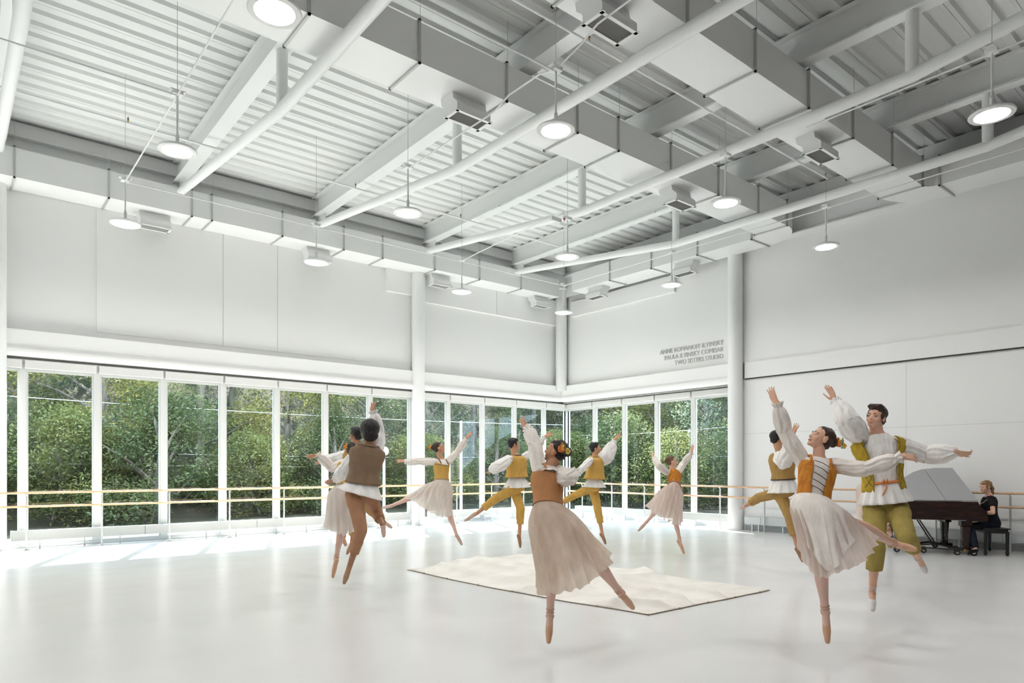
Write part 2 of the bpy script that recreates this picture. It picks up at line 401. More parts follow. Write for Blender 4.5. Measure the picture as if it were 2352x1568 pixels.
# D1 turns toward the corner, D2 turns toward the camera side
for (y0, y1, sgn, xs, ox, lab) in ((7.57, 8.32, 1, (-1.2, .25, 1.7, 3.15, 4.64, 6.10, 7.53, 8.49, 9.89, 11.36, 12.79), (.75, 5.65, 10.58), 'rectangular white air duct crossing mid-room and bending toward the far corner'),
                                   (4.90, 5.66, -1, (.9, 2.35, 3.8, 5.25, 6.71, 8.19, 9.63, 11.06, 12.57), (.8, 5.72, 10.67), 'nearer rectangular white air duct at the top right, bending along the solid wall')):
    D = empty('air_duct', (6, (y0 + y1) / 2, ZB), lab, 'duct'); L = D.location
    ri = .22; xe0, xe1 = 14.16, 14.91; cx = xe0 - ri; cy = y1 + ri if sgn > 0 else y0 - ri
    m = MB(); m.box(V((XW + .3, y0, ZB)) - L, V((cx, y1, ZT)) - L)
    if sgn > 0: m.box(V((xe0, cy, ZB)) - L, V((xe1, 14.45, ZT)) - L)
    else: m.box(V((xe0, YS + .2, ZB)) - L, V((xe1, cy, ZT)) - L)
    m.build('duct_body', ductw, D)
    a0, a1 = (-math.pi / 2, 0) if sgn > 0 else (math.pi / 2, 0)
    e = MB(); pp = elbow_pts((cx, cy), ri, xe1 - cx, a0, a1); e.prism([V((p[0], p[1], ZB)) - L for p in pp], (0, 0, ZT - ZB)); autosmooth(e.build('elbow', ductw, D), 30)
    for s in xs: flange(D, 'x', s, y0, y1)
    flange(D, 'x', cx, y0, y1); flange(D, 'y', cy, xe0, xe1)
    if sgn > 0:
        for s in (10.02, 11.46, 12.93): flange(D, 'y', s, xe0, xe1)
        for yy in (10.6, 13.7): outlet(D, 14.48, yy, 'y')
    else:
        for s in (3.3, 1.9, .5): flange(D, 'y', s, xe0, xe1)
    for x in ox: outlet(D, x, (y0 + y1) / 2, 'x')

# ================================================================== pendant lamps
ZL, ZN = 5.52, 6.2
def make_lamp():
    root = empty('pendant_lamp', (0, 0, ZL))
    m = MB(); m.lathe([(.166, -.012), (.172, -.022), (.222, -.020), (.230, -.008), (.222, .006), (.16, .030), (.10, .052), (.045, .066), (.022, .07), (.022, .09), (0, .09)], n=48); autosmooth(m.build('shade', white, root), 40)
    m = MB(); m.lathe([(0, -.010), (.10, -.0105), (.15, -.011), (.168, -.013)], n=48); autosmooth(m.build('lens', lensm, root))
    m = MB(); m.cone((0, 0, .08), (0, 0, .70), .0125, n=12); m.cone((0, 0, .08), (0, 0, .19), .021, n=14); m.cone((0, 0, .17), (0, 0, .20), .025, .014, n=14); autosmooth(m.build('stem', steelw, root))
    m = MB(); m.box((-.06, -.06, .68), (.06, .06, .725), .004); m.box((-.09, -.045, .727), (.09, .045, .737)); m.build('junction_box', steelw, root)
    m = MB(); m.cone((0, 0, .73), (0, 0, 7.95 - ZL), .0035, n=6); m.build('hanger_wire', flangem, root)
    return root
L0 = make_lamp(); first = True
lampspots = [(2.13, 5.86, 'nearest and largest white disc pendant lamp, lit, at the top left'), (5.44, 5.82, 'lit white disc pendant hanging in front of the mid-room duct, upper centre'),
 (8.9, 5.80, 'lit white disc pendant just in front of the duct bend, right of centre'), (12.05, 5.80, 'lit white disc pendant hanging against the solid right wall'),
 (2.12, 9.2, 'lit white disc pendant at upper left where three conduits meet'), (5.42, 9.17, 'lit white disc pendant left of centre, below the tube chord'),
 (8.87, 9.17, 'lit white disc pendant above the far corner, red fitting at its top'), (11.98, 9.14, 'lit white disc pendant over the wall lettering on the right windows side'),
 (2.10, 12.5, 'lit white disc pendant low at far left beside the wall duct outlet'), (5.35, 12.5, 'lit white disc pendant under the wall duct, second from left in the far row'),
 (8.78, 12.5, 'lit white disc pendant beside the middle column top'), (11.98, 12.52, 'lit white disc pendant in front of the corner column'),
 (9.0, 2.45, 'lit white disc pendant tilted in view at the far right edge')]
allspots = list(lampspots) + [(x, y, None) for x in (-1.2, 2.1, 5.4) for y in (2.45,)] + [(2.1, -.9, None), (5.4, -.9, None), (-1.2, 5.8, None), (-1.2, 9.17, None), (-1.2, 12.5, None), (12, 2.45, None)]
for x, y, lab in allspots:
    o = L0 if first else dup(L0); first = False
    o.location = (x, y, ZL); tag(o, lab or 'white disc pendant lamp hanging outside the photographed part of the room', 'lamp', 'disc pendant lamps')
# conduits between lamps
def conduit(pts, lab, r=.011, clips=True):
    m = MB(); m.tube(pts, r, 8); tag(autosmooth(m.build('conduit', steelw)), lab, 'conduit', 'thin white conduits linking the lamps')
conduit([(-6.5, 9.2, ZN), (2.12, 9.2, ZN)], 'thin conduit running from the left edge to the upper left lamp')
conduit([(2.12, 9.2, ZN), (2.12, 5.86, ZN)], 'thin conduit climbing from the upper left lamp to the nearest lamp')
conduit([(2.12, 9.2, ZN), (2.10, 12.5, ZN)], 'thin conduit slanting down from upper left lamp to the far left lamp')
conduit([(2.10, 12.5, ZN), (11.98, 12.52, ZN)], 'long thin conduit running along the wall duct from far left lamp to the corner lamp')
conduit([(11.98, 12.52, ZN), (11.98, 9.14, ZN), (12.05, 5.8, ZN), (12.02, 2.45, ZN), (12.0, -3, ZN)], 'long thin conduit running along the right wall ducts')
conduit([(5.42, 9.17, ZN), (5.42, 8.5, ZN), (5.43, 7.0, ZN), (5.44, 6.7, ZN + .1), (5.44, 6.1, ZN + .1), (5.44, 5.82, ZN + .02), (5.44, 5.4, ZN + .12), (5.44, 5.15, ZN + .22), (5.44, 4.1, ZN + .25), (5.44, 2.45, ZN)], 'bent conduit passing over the upper centre lamp below both ducts')
conduit([(-6, 5.84, ZN), (5.44, 5.82, ZN)], 'thin conduit from the top edge to the upper centre lamp')
conduit([(8.78, 12.5, ZN), (8.80, 11.9, ZN + .05), (8.87, 9.3, ZN + .2), (8.87, 9.17, ZN)], 'thin conduit rising from the lamp by the middle column to the red-topped lamp')
conduit([(9.0, 4.6, ZN), (9.0, 2.45, ZN), (9.0, -4, ZN)], 'thin conduit passing over the lamp at the far right edge')
# sprinkler mains
def sprinkler(pts, heads, lab):
    o = empty('sprinkler_pipe', (0, 0, 0), lab, 'pipe', 'white sprinkler pipes')
    m = MB(); m.tube(pts, .019, 10); autosmooth(m.build('pipe', steelw, o))
    for h in heads:
        k = MB(); h = V(h); k.cone(h, h + V((0, 0, .05)), .012, n=8); k.build('sprinkler_head', mat('brass', (.45, .28, .12), .4, .8), o)
        q = MB(); q.cone(h + V((0, 0, .05)), h + V((0, 0, .055)), .02, n=10); q.cone(h + V((0, 0, .05)), h + V((0, 0, .09)), .006, n=6); q.build('deflector', rubber, o)
sprinkler([(-6, 12.85, 7.32), (12.1, 12.85, 7.32)], [(2.2, 12.85, 7.34), (6.35, 12.85, 7.34), (9.0, 12.85, 7.34)], 'long white sprinkler pipe under the roof over the left half, parallel to the window wall')
sprinkler([(-6, 6.5, 7.38), (13.57, 6.5, 7.38)], [(6.7, 6.5, 7.40), (13.5, 6.5, 7.40)], 'white sprinkler pipe running between the two cross-room ducts and ending near the right wall')
for x, lb in ((9.62, 'thin conduit clipped under the fourth truss beam, right half'), (12.65, 'thin conduit clipped under the truss beam nearest the corner')):
    m = MB(); m.tube([(x - .16, -5, 7.44), (x - .16, 9, 7.44), (x - .16, 12.3, 7.44)], .011, 8)
    for y in range(-4, 13, 2): m.box((x - .18, y, 7.44), (x - .12, y + .03, 7.485))
    tag(m.build('conduit', steelw), lb, 'conduit', 'thin white conduits linking the lamps')
# small red-ended fitting by the lamp
m = MB(); m.box((8.55, 9.25, 6.16), (8.80, 9.33, 6.24), .006); tag(m.build('emergency_fixture', steelw), 'small white emergency fixture beside the lamp above the corner', 'fixture')
m2 = MB(); m2.cone((8.81, 9.2, 6.2), (8.84, 9.17, 6.26), .02, n=10); m2.build('red_cap', mat('red_cap', (.35, .01, .02), .4), bpy.data.objects['emergency_fixture'])

# ================================================================== lettering
def letters():
    root = empty('wall_lettering', (WE - .012, 9.93, 4.6), 'raised grey lettering in three lines on the white wall left of the thick column', 'sign')
    for i, (t, z, w) in enumerate((('ANNE ROMANOFF ILYINSKY', 4.70, 2.02), ('PAULA ILYINSKY COMISAR', 4.525, 1.86), ('TWO SISTERS STUDIO', 4.35, 1.51))):
        cu = bpy.data.curves.new('text_line', 'FONT'); cu.body = t; cu.align_x = 'RIGHT'; cu.size = .172; cu.extrude = .006; cu.resolution_u = 3
        o = bpy.data.objects.new('text_line', cu); COL.objects.link(o)
        bpy.context.view_layer.update(); k = w / max(o.dimensions.x, .01)
        me = bpy.data.meshes.new_from_object(o); bpy.data.objects.remove(o); bpy.data.curves.remove(cu)
        me.materials.append(lettm) if not me.materials else None
        o = bpy.data.objects.new('text_line', None); COL.objects.link(o); o.parent = root
        bm = bmesh.new(); bm.from_mesh(me); seen = set(); bm.verts.ensure_lookup_table()
        for v0 in bm.verts:
            if v0 in seen: continue
            st = [v0]; isl = {v0}
            while st:
                q = st.pop()
                for ed in q.link_edges:
                    z2 = ed.other_vert(q)
                    if z2 not in isl: isl.add(z2); st.append(z2)
            seen |= isl; lst = list(isl); ix = {q: n3 for n3, q in enumerate(lst)}
            fs = [[ix[q] for q in f.verts] for f in bm.faces if f.verts[0] in isl]
            lm2 = bpy.data.meshes.new('letter'); lm2.from_pydata([q.co for q in lst], [], fs); lm2.materials.append(lettm)
            lo = bpy.data.objects.new('letter', lm2); COL.objects.link(lo); lo.parent = o
        bm.free()
        # text runs toward -Y (left to right seen from the room)
        o.matrix_local = Matrix.Translation(V((0, 0, z - 4.6))) @ Matrix(((0, 0, -1, 0), (-1, 0, 0, 0), (0, 1, 0, 0), (0, 0, 0, 1))) @ Matrix.Diagonal((k, 1, 1, 1))
letters()

# ================================================================== canvas sheet on the floor
def fl(px, py): d = EYE * FPX / (py - HZ); p = at(px, py, d); return V((p.x, p.y, 0))
def sheet():
    c00, c10, c11, c01 = fl(936, 1309), fl(1490, 1413), fl(1768, 1356), fl(1195, 1272)
    N, M = 150, 90; m = MB(); g = []
    for i in range(N + 1):
        u = i / N; row = []
        for j in range(M + 1):
            v = j / M
            p = c00.lerp(c10, u).lerp(c01.lerp(c11, u), v)
            e0 = (1 - v) ** 6 * math.sin(u * 3.1416) * .05
            p = p + (c10 - c00).normalized().cross(UP) * e0 * 2.2
            p.x += .03 * noise.noise(V((u * 6, v * 4, 3))) ; p.y += .03 * noise.noise(V((u * 6, v * 4, 9)))
            h = noise.noise(V((u * 3.2 + v * 2, v * 3.5, 1))) ; r = 1 - abs(noise.noise(V((u * 2.4 + v * 1.6, v * 3.0 - u, 5)))) * 2.2
            edge = min(u, 1 - u, v, 1 - v)
            z = .006 + .045 * max(0, h) + .085 * max(0, r) ** 4 + .012 * max(0, noise.noise(V((u * 14, v * 10, 2))))
            z += .05 * math.exp(-((u - .12) / .05) ** 2 - ((v - .9) / .25) ** 2) + .04 * math.exp(-((u - .86) / .07) ** 2 - ((v - .05) / .05) ** 2)
            z = .006 + (z - .006) * min(1, edge / .035)
            row.append(m.bm.verts.new((p.x, p.y, z)))
        g.append(row)
    for i in range(N):
        for j in range(M): m.bm.faces.new((g[i][j], g[i + 1][j], g[i + 1][j + 1], g[i][j + 1]))
    cm = mat('canvas', (.82, .79, .72), .85); noise_col(cm, (.80, .77, .70), (.88, .86, .80), 3, 6, .25, bscale=220)
    o = m.build('canvas_sheet', cm, None, True); tag(o, 'large rumpled cream canvas sheet lying on the studio floor', 'sheet')
    s = o.modifiers.new('s', 'SOLIDIFY'); s.thickness = .004; s.offset = 0
    # hemmed edge cord with small knots
    hm = mat('hem_brown', (.30, .24, .17), .8)
    h = MB(); pts = []
    for k in range(61):
        u = k / 60; q = g_pos(c00, c10, c01, c11, u, 0); pts.append(V((q.x, q.y, .008)))
    for k in range(1, 41):
        v = k / 40; q = g_pos(c00, c10, c01, c11, 1, v); pts.append(V((q.x, q.y, .008)))
    h.tube(pts, .005, 6)
    for k in range(6, len(pts), 9): h.ico(pts[k], .013, 1)
    h.build('hem', hm, o)
def g_pos(c00, c10, c01, c11, u, v):
    p = c00.lerp(c10, u).lerp(c01.lerp(c11, u), v); e0 = (1 - v) ** 6 * math.sin(u * 3.1416) * .05
    p = p + (c10 - c00).normalized().cross(UP) * e0 * 2.2
    p.x += .03 * noise.noise(V((u * 6, v * 4, 3))); p.y += .03 * noise.noise(V((u * 6, v * 4, 9))); return p
sheet()
# ================================================================== outdoors
rnd = random.Random(4)
terr = mat('terrace_concrete', (.30, .30, .29), .8)
struct(MB().box((XW - 4, GN + .12, -.25), (GE + 3.2, GN + 2.6, -.03)).build('terrace', terr))
struct(MB().box((GE + .12, 8.0, -.25), (GE + 2.6, GN + .12, -.03)).build('terrace', terr))
gm = mat('hillside_soil', (.08, .075, .05), .95); noise_col(gm, (.015, .022, .010), (.055, .05, .03), .8, 8, .6)
def hz(x, y):
    d = max(y - 19, x - 19, 0); h = -.25
    if d > 0: h += .10 * d + .9 * max(0, d - 4) ** 1.0 * .55
    return min(h, 13) + .35 * noise.noise(V((x * .3, y * .3, 0))) * min(1, d / 3)
m = MB(); NX, NY = 70, 50; g = []
for i in range(NX + 1):
    row = []
    for j in range(NY + 1):
        x = -30 + 90 * i / NX; y = -4 + 60 * j / NY
        inside = y < GN + .1 and x < GE + .1
        row.append(m.bm.verts.new((x, y, -.3 if inside else hz(x, y))))
    g.append(row)
for i in range(NX):
    for j in range(NY): m.bm.faces.new((g[i][j], g[i + 1][j], g[i + 1][j + 1], g[i][j + 1]))
struct(m.build('ground', gm, None, True))

def leafmat(name, c1, c2, c3):
    m = bpy.data.materials.new(name); m.use_nodes = True; n, l = m.node_tree.nodes, m.node_tree.links; n.clear()
    out = n.new('ShaderNodeOutputMaterial'); mx = n.new('ShaderNodeMixShader'); df = n.new('ShaderNodeBsdfDiffuse'); tl = n.new('ShaderNodeBsdfTranslucent')
    gs = n.new('ShaderNodeBsdfGlossy'); gs.inputs['Roughness'].default_value = .45; gs.inputs[0].default_value = (.5, .52, .5, 1)
    mg = n.new('ShaderNodeMixShader'); mg.inputs[0].default_value = .05
    tc = n.new('ShaderNodeTexCoord'); t = n.new('ShaderNodeTexNoise'); t.inputs['Scale'].default_value = .9; t.inputs['Detail'].default_value = 6
    l.new(tc.outputs['Object'], t.inputs['Vector']); cr = n.new('ShaderNodeValToRGB'); e = cr.color_ramp
    e.elements[0].position = .32; e.elements[0].color = (*c1, 1); e.elements[1].position = .72; e.elements[1].color = (*c3, 1)
    k = e.elements.new(.52); k.color = (*c2, 1); l.new(t.outputs['Fac'], cr.inputs[0])
    l.new(cr.outputs[0], df.inputs[0]); l.new(cr.outputs[0], tl.inputs[0]); mx.inputs[0].default_value = .45
    l.new(df.outputs[0], mx.inputs[1]); l.new(tl.outputs[0], mx.inputs[2]); l.new(mx.outputs[0], mg.inputs[1]); l.new(gs.outputs[0], mg.inputs[2]); l.new(mg.outputs[0], out.inputs[0])
    return m
LM = [leafmat('leaf_dark', (.07, .10, .045), (.12, .16, .07), (.22, .26, .11)),
      leafmat('leaf_yellow', (.16, .16, .05), (.30, .29, .09), (.55, .50, .17)),
      leafmat('leaf_cool', (.09, .13, .09), (.17, .22, .15), (.32, .37, .25)),
      leafmat('leaf_mid', (.11, .14, .05), (.20, .23, .085), (.38, .38, .15))]
barkm = mat('bark', (.16, .14, .12), .9); noise_col(barkm, (.09, .08, .07), (.24, .22, .20), 8, 5, .5, (1, 1, .25))
def leafmesh(name, clumps, per, size, seed):
    r = random.Random(seed); vs = []; fs = []
    for c, rad in clumps:
        for _ in range(per):
            u = V((r.gauss(0, 1), r.gauss(0, 1), r.gauss(0, 1))).normalized()
            p = c + V((u.x, u.y, u.z * .8)) * rad * (.55 + .5 * r.random())
            a = V((r.gauss(0, 1), r.gauss(0, 1), r.gauss(0, .6))).normalized(); b2 = a.cross(V((r.gauss(0, .6), r.gauss(0, .6), 1))).normalized()
            s = size * (.6 + .8 * r.random()); k = len(vs)
            vs += [p - a * s, p + b2 * s * .45, p + a * s, p - b2 * s * .45]; fs.append((k, k + 1, k + 2, k + 3))
    me = bpy.data.meshes.new(name); me.from_pydata(vs, [], fs); me.update(); return me
def make_tree(kind, H, W, low, seed, leaf):
    r = random.Random(seed); root = empty('tree'); cl = []; n = 46
    for i in range(n):
        z = low + (H - low) * (i + r.random()) / n; t = (z - low) / (H - low)
        wd = W * (math.sin(math.pi * (.18 + .80 * t)) ** .7) * (1 if kind != 'cone' else (1.15 - t))
        a = r.random() * 6.28; q = wd * math.sqrt(.15 + .85 * r.random())
        cl.append((V((q * math.cos(a), q * math.sin(a), z)), W * (.22 + .2 * r.random())))
    me = leafmesh('foliage', cl, 430, .046, seed); me.materials.append(LM[leaf]); o = bpy.data.objects.new('foliage', me); COL.objects.link(o); o.parent = root
    m = MB(); m.tube([(0, 0, -.8), (.05, .02, H * .3), (-.05, .05, H * .6), (0, 0, H * .9)], [.16, .12, .08, .03], 8)
    for k in range(0, n, 4):
        c, q = cl[k]; m.tube([(0, 0, max(.8, c.z - 1.2)), (c.x * .5, c.y * .5, c.z - .5), c], [.05, .035, .012], 5)
    autosmooth(m.build('trunk', barkm, root)); return root
protos = [make_tree('round', 7.5, 2.6, 1.2, 1, 0), make_tree('round', 6.5, 2.3, .9, 2, 1), make_tree('round', 8.2, 2.7, 1.0, 3, 2), make_tree('cone', 9.0, 2.6, .8, 4, 3), make_tree('round', 3.2, 2.0, .1, 5, 0), make_tree('round', 2.6, 1.8, .1, 6, 3)]
tlab = ['dense dark green tree on the slope outside the windows', 'yellow-green sunlit tree on the slope outside the windows', 'cool bluish green tree on the slope outside the windows', 'tall mid-green tree on the slope outside the windows', 'low dark green bush at the foot of the slope outside', 'low mid-green bush at the foot of the slope outside']
tgrp = ['dark trees outside', 'yellow-green trees outside', 'bluish trees outside', 'tall mid-green trees outside', 'dark bushes outside', 'mid-green bushes outside']
spots = []
# in front of the long wall (seen from the room through the glass)
for k, x in enumerate([1.0, 3.6, 6.6, 9.6, 12.8, 16.0, 19.4, 23.0]): spots.append((x, 25.5 + rnd.uniform(-.8, 1.2), [0, 1, 3, 1, 0, 2, 2, 0][k]))
for k, x in enumerate([-1.5, 2.5, 5.5, 9.0, 13, 17, 21.5, 26]): spots.append((x, 30.0 + rnd.uniform(-1, 1), [2, 0, 2, 0, 3, 0, 3, 2][k]))
for k, x in enumerate([-4, 1, 6, 11, 16, 21, 27]): spots.append((x, 35.5 + rnd.uniform(-1, 1), [3, 2, 0, 3, 0, 2, 0][k]))
for k, x in enumerate([0.0, 2.3, 4.7, 7.5, 10.5, 14.2, 17.6, 21.2]): spots.append((x, 22.8 + rnd.uniform(-.5, .5), 4 + k % 2))
# beyond the right windows
for k, y in enumerate([15.0, 17.8, 20.6, 23.4]): spots.append((24.6 + rnd.uniform(-.8, .8) + (k * .4), y, [2, 0, 1, 3][k]))
for k, y in enumerate([15.5, 19, 22.6, 26.5]): spots.append((29.5 + rnd.uniform(-1, 1), y, [0, 3, 2, 0][k]))
for k, y in enumerate([17, 21.5, 26.0]): spots.append((34.5, y, [2, 0, 3][k]))
for k, y in enumerate([14.2, 16.6, 19.2]): spots.append((22.0 + rnd.uniform(-.4, .4), y, 4 + k % 2))
for x, y, k in [(24.5, 25.5, 2), (27.5, 28.5, 0), (31, 31.5, 3), (25.5, 29.5, 3), (29.2, 25.8, 1), (35, 36, 2), (21.5, 22.4, 5), (23.6, 23.0, 4), (33.5, 27.5, 0), (28, 34.5, 2)]: spots.append((x, y, k))
used = set()
for x, y, k in spots:
    o = protos[k] if k not in used else dup(protos[k]); used.add(k)
    o.location = (x, y, hz(x, y) - .05); o.rotation_euler.z = rnd.random() * 6.28
    s = rnd.uniform(.9, 1.15); o.scale = (s, s, s * rnd.uniform(.92, 1.1)); tag(o, tlab[k], 'tree' if k < 4 else 'bush', tgrp[k])
# overhead cables and street furniture outside
cabm = mat('cable_pale', (.75, .78, .80), .4)
for z, lb in ((3.95, 'highest pale overhead cable outside the long windows'), (2.45, 'middle pale overhead cable outside the windows'), (2.08, 'lower pale overhead cable outside the windows')):
    m = MB(); m.tube([V((-12 + 45 * t / 24, 23.6, z - .5 * math.sin(math.pi * t / 24))) for t in range(25)], .012, 6); tag(m.build('overhead_cable', cabm), lb, 'cable', 'overhead cables outside')
for z, lb in ((3.3, 'upper pale cable beyond the right windows'), (2.2, 'lower pale cable beyond the right windows')):
    m = MB(); m.tube([V((22.4, 10 + 18 * t / 16, z - .3 * math.sin(math.pi * t / 16))) for t in range(17)], .012, 6); tag(m.build('overhead_cable', cabm), lb, 'cable', 'overhead cables outside')
def stand(px, py0, D, h, name, lab, globe=False):
    p = at(px, HZ, D); root = empty(name, (p.x, p.y, -.05), lab, 'lamp post' if globe else 'post')
    m = MB(); m.cone((0, 0, 0), (0, 0, h), .055, .045, n=14); m.cone((0, 0, 0), (0, 0, .05), .11, n=14); autosmooth(m.build('pole', white, root))
    if globe: g = MB(); g.sphere((0, 0, h + .12), .17, 20); autosmooth(g.build('globe', mat('globe_white', (.9, .9, .88), .3), root))
    return root
stand(882, 1035, 23.5, 2.05, 'street_lamp', 'white globe lamp post outside, seen beside the man in the brown vest', True)
stand(1059, 960, 24.5, 3.3, 'white_post', 'white post outside behind the arm of the woman in yellow bodice')
stand(1583, 985, 26.5, 3.1, 'white_post', 'white post outside behind the woman in the orange bodice')
# ================================================================== grand piano and bench
PU = (-RGT + FWD * .278).normalized(); PV = (FWD + RGT * .278).normalized()
P0 = at(2246, HZ, 11.75); P0.z = 0
pw = mat('piano_wood', (.018, .007, .005), .22, 0, .5); noise_col(pw, (.012, .005, .004), (.035, .013, .008), 3, 4, 0, (1, 1, 6))
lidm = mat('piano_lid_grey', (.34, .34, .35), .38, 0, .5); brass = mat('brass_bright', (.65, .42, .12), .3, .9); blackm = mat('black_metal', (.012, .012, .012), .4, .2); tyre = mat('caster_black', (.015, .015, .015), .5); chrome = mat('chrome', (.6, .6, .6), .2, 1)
ivory = mat('ivory_keys', (.8, .78, .72), .3)
piano = empty('grand_piano', P0, 'dark mahogany grand piano with raised grey lid on a wheeled dolly', 'piano')
def pp(u, v, z):
    if u > .5: u = .5 + (u - .5) * .76
    v *= .88
    return PU * u + PV * v + V((0, 0, z))
ol = [(0, 0), (1.9, 0), (2.03, .05), (2.08, .2), (2.06, .42), (1.94, .60), (1.7, .72), (1.35, .84), (1.05, 1.02), (.8, 1.26), (.55, 1.42), (.3, 1.48), (0, 1.48)]
RZ0, RZ1 = .62, .945
m = MB(); m.prism([pp(u, v, RZ0) for u, v in ol], (0, 0, RZ1 - RZ0 - .05)); autosmooth(m.build('case', pw, piano), 40)
# rim wall
m = MB()
for (u0, v0), (u1, v1) in zip(ol[:-1], ol[1:]):
    a0, a1 = pp(u0, v0, RZ0), pp(u1, v1, RZ0); cc = (a0 + a1) / 2; dv = (a1 - a0); rot = Matrix((dv.normalized(), UP.cross(dv.normalized()), UP)).transposed()
    m.obox(cc + V((0, 0, (RZ1 - RZ0) / 2)), (dv.length + .01, .03, RZ1 - RZ0), rot)
m.build('rim', pw, piano)
m = MB(); m.prism([pp(-.16, .02, .60), pp(.1, .02, .60), pp(.1, 1.46, .60), pp(-.16, 1.46, .60)], (0, 0, .09)); m.build('keybed', pw, piano)
for v in (.02, 1.38):
    m = MB(); m.prism([pp(-.15, v, .69), pp(.05, v, .69), pp(.05, v, .93), pp(-.02, v, .92), pp(-.10, v, .80), pp(-.15, v, .78)], PV * .08); m.build('key_cheek', pw, piano)
m = MB(); m.prism([pp(-.13, .11, .69), pp(.0, .11, .69), pp(.0, 1.37, .69), pp(-.13, 1.37, .69)], (0, 0, .025)); kb = m.build('keyboard', ivory, piano)
m = MB()
for i in range(52):
    if i % 7 not in (2, 6):
        q = .11 + (i + 1) * 1.26 / 52; m.obox(pp(-.04, q, .72), (.09, .011, .014), Matrix((PU, PV, UP)).transposed())
o = m.build('black_keys', blackm, kb); o['kind'] = 'stuff'
m = MB(); m.obox(pp(.02, .74, .82), (.02, 1.26, .2), Matrix((PU, PV, UP)).transposed()); m.build('fallboard', pw, piano)
# lid: hinged on the near long side, front flap and main panel
th = R(22)
def lp(u, v, w=0): return pp(u, v * math.cos(th) - w * math.sin(th), RZ1 + .012 + v * math.sin(th) + w * math.cos(th))
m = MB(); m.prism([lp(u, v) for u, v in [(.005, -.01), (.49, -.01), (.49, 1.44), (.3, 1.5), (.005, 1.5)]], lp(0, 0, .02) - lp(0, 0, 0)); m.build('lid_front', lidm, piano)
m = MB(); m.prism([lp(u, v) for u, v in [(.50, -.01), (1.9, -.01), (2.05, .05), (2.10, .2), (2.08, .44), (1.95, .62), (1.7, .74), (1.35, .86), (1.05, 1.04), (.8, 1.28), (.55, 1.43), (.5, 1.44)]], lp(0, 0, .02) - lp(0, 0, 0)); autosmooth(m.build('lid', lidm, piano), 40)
m = MB(); m.cone(pp(.55, 1.36, RZ1 - .05), lp(.55, 1.38, 0), .008, n=8); m.build('lid_prop', pw, piano)
for u, v in ((.15, .14), (.15, 1.34), (1.55, .38)):
    m = MB(); rot = Matrix((PU, PV, UP)).transposed()
    prof = [(.085, .60), (.085, .52), (.062, .50), (.058, .40), (.040, .16), (.048, .14), (.048, .12), (.03, .10)]
    rings = [[pp(u + a * r, v + b2 * r, z) for a, b2 in ((-1, -1), (1, -1), (1, 1), (-1, 1))] for r, z in prof]; m.loft(rings, True, True); lg = m.build('leg', pw, piano)
    m = MB(); m.cone(pp(u, v, .10), pp(u, v, .065), .028, n=14); m.build('leg_ferrule', brass, lg)
m = MB()
for dv in (-.05, .05): m.cone(pp(.28, .74 + dv, .60), pp(.28, .74 + dv, .16), .014, n=10)
m.obox(pp(.28, .74, .13), (.12, .26, .07), Matrix((PU, PV, UP)).transposed()); m.obox(pp(.28, .74, .57), (.1, .2, .05), Matrix((PU, PV, UP)).transposed()); ly = m.build('pedal_lyre', pw, piano)
for dv in (-.05, 0, .05): m = MB(); m.obox(pp(.18, .74 + dv, .11), (.10, .022, .012), Matrix((PU, PV, UP)).transposed(), .003); m.build('pedal', brass, ly)
# dolly frame and casters
m = MB(); c = pp(.62, .66, .17)
for u, v in ((.15, .14), (.15, 1.34), (1.55, .38)): m.cone(pp(u, v, .085), c, .018, n=8)
for (u, v), (u2, v2) in (((.15, .14), (1.55, .38)), ((.15, 1.34), (1.55, .38)), ((.15, .14), (.15, 1.34))): m.cone(pp(u, v, .085), pp(u2, v2, .11), .013, n=8)
m.cone(pp(.62, .3, .12), pp(1.0, .25, .60), .012, n=8); m.cone(pp(.55, .3, .12), pp(.95, .25, .60), .012, n=8); fr = m.build('dolly_frame', blackm, piano)
def caster(u, v):
    q = MB(); q.cone(pp(u, v - .018, .05), pp(u, v + .018, .05), .05, n=24); w2 = autosmooth(q.build('caster', tyre, piano))
    q = MB(); q.cone(pp(u, v - .021, .05), pp(u, v + .021, .05), .024, n=16); autosmooth(q.build('hub', chrome, w2))
    q = MB(); q.obox(pp(u, v, .112), (.05, .05, .012), Matrix((PU, PV, UP)).transposed()); q.obox(pp(u, v - .026, .08), (.02, .004, .06), Matrix((PU, PV, UP)).transposed()); q.build('fork', blackm, w2)
for u, v in ((.05, .04), (.30, .06), (.05, 1.40), (.30, 1.38), (1.42, .30), (1.70, .42), (.85, .30)): caster(u, v)
# bench
B0 = at(2290, HZ, 11.78) + PV * .40; B0.z = 0
bench = empty('piano_bench', B0, 'black wooden piano bench under the seated pianist', 'bench')
m = MB(); rot = Matrix((PU, PV, UP)).transposed(); m.obox((0, 0, .47), (.40, .84, .022), rot, .004); m.build('seat', mat('bench_black', (.010, .010, .011), .35), bench)
m = MB(); m.obox((0, 0, .425), (.35, .78, .07), rot); m.build('apron', MAT['bench_black'], bench)
for a2 in (-1, 1):
    for b2 in (-1, 1):
        c = PU * a2 * .165 + PV * b2 * .375; m = MB(); m.loft([[c + PU * x * r + PV * y * r + V((0, 0, z)) for x, y in ((-1, -1), (1, -1), (1, 1), (-1, 1))] for r, z in ((.024, .42), (.018, .08), (.022, .06), (.022, .03), (.012, 0))], True, True); m.build('leg', MAT['bench_black'], bench)
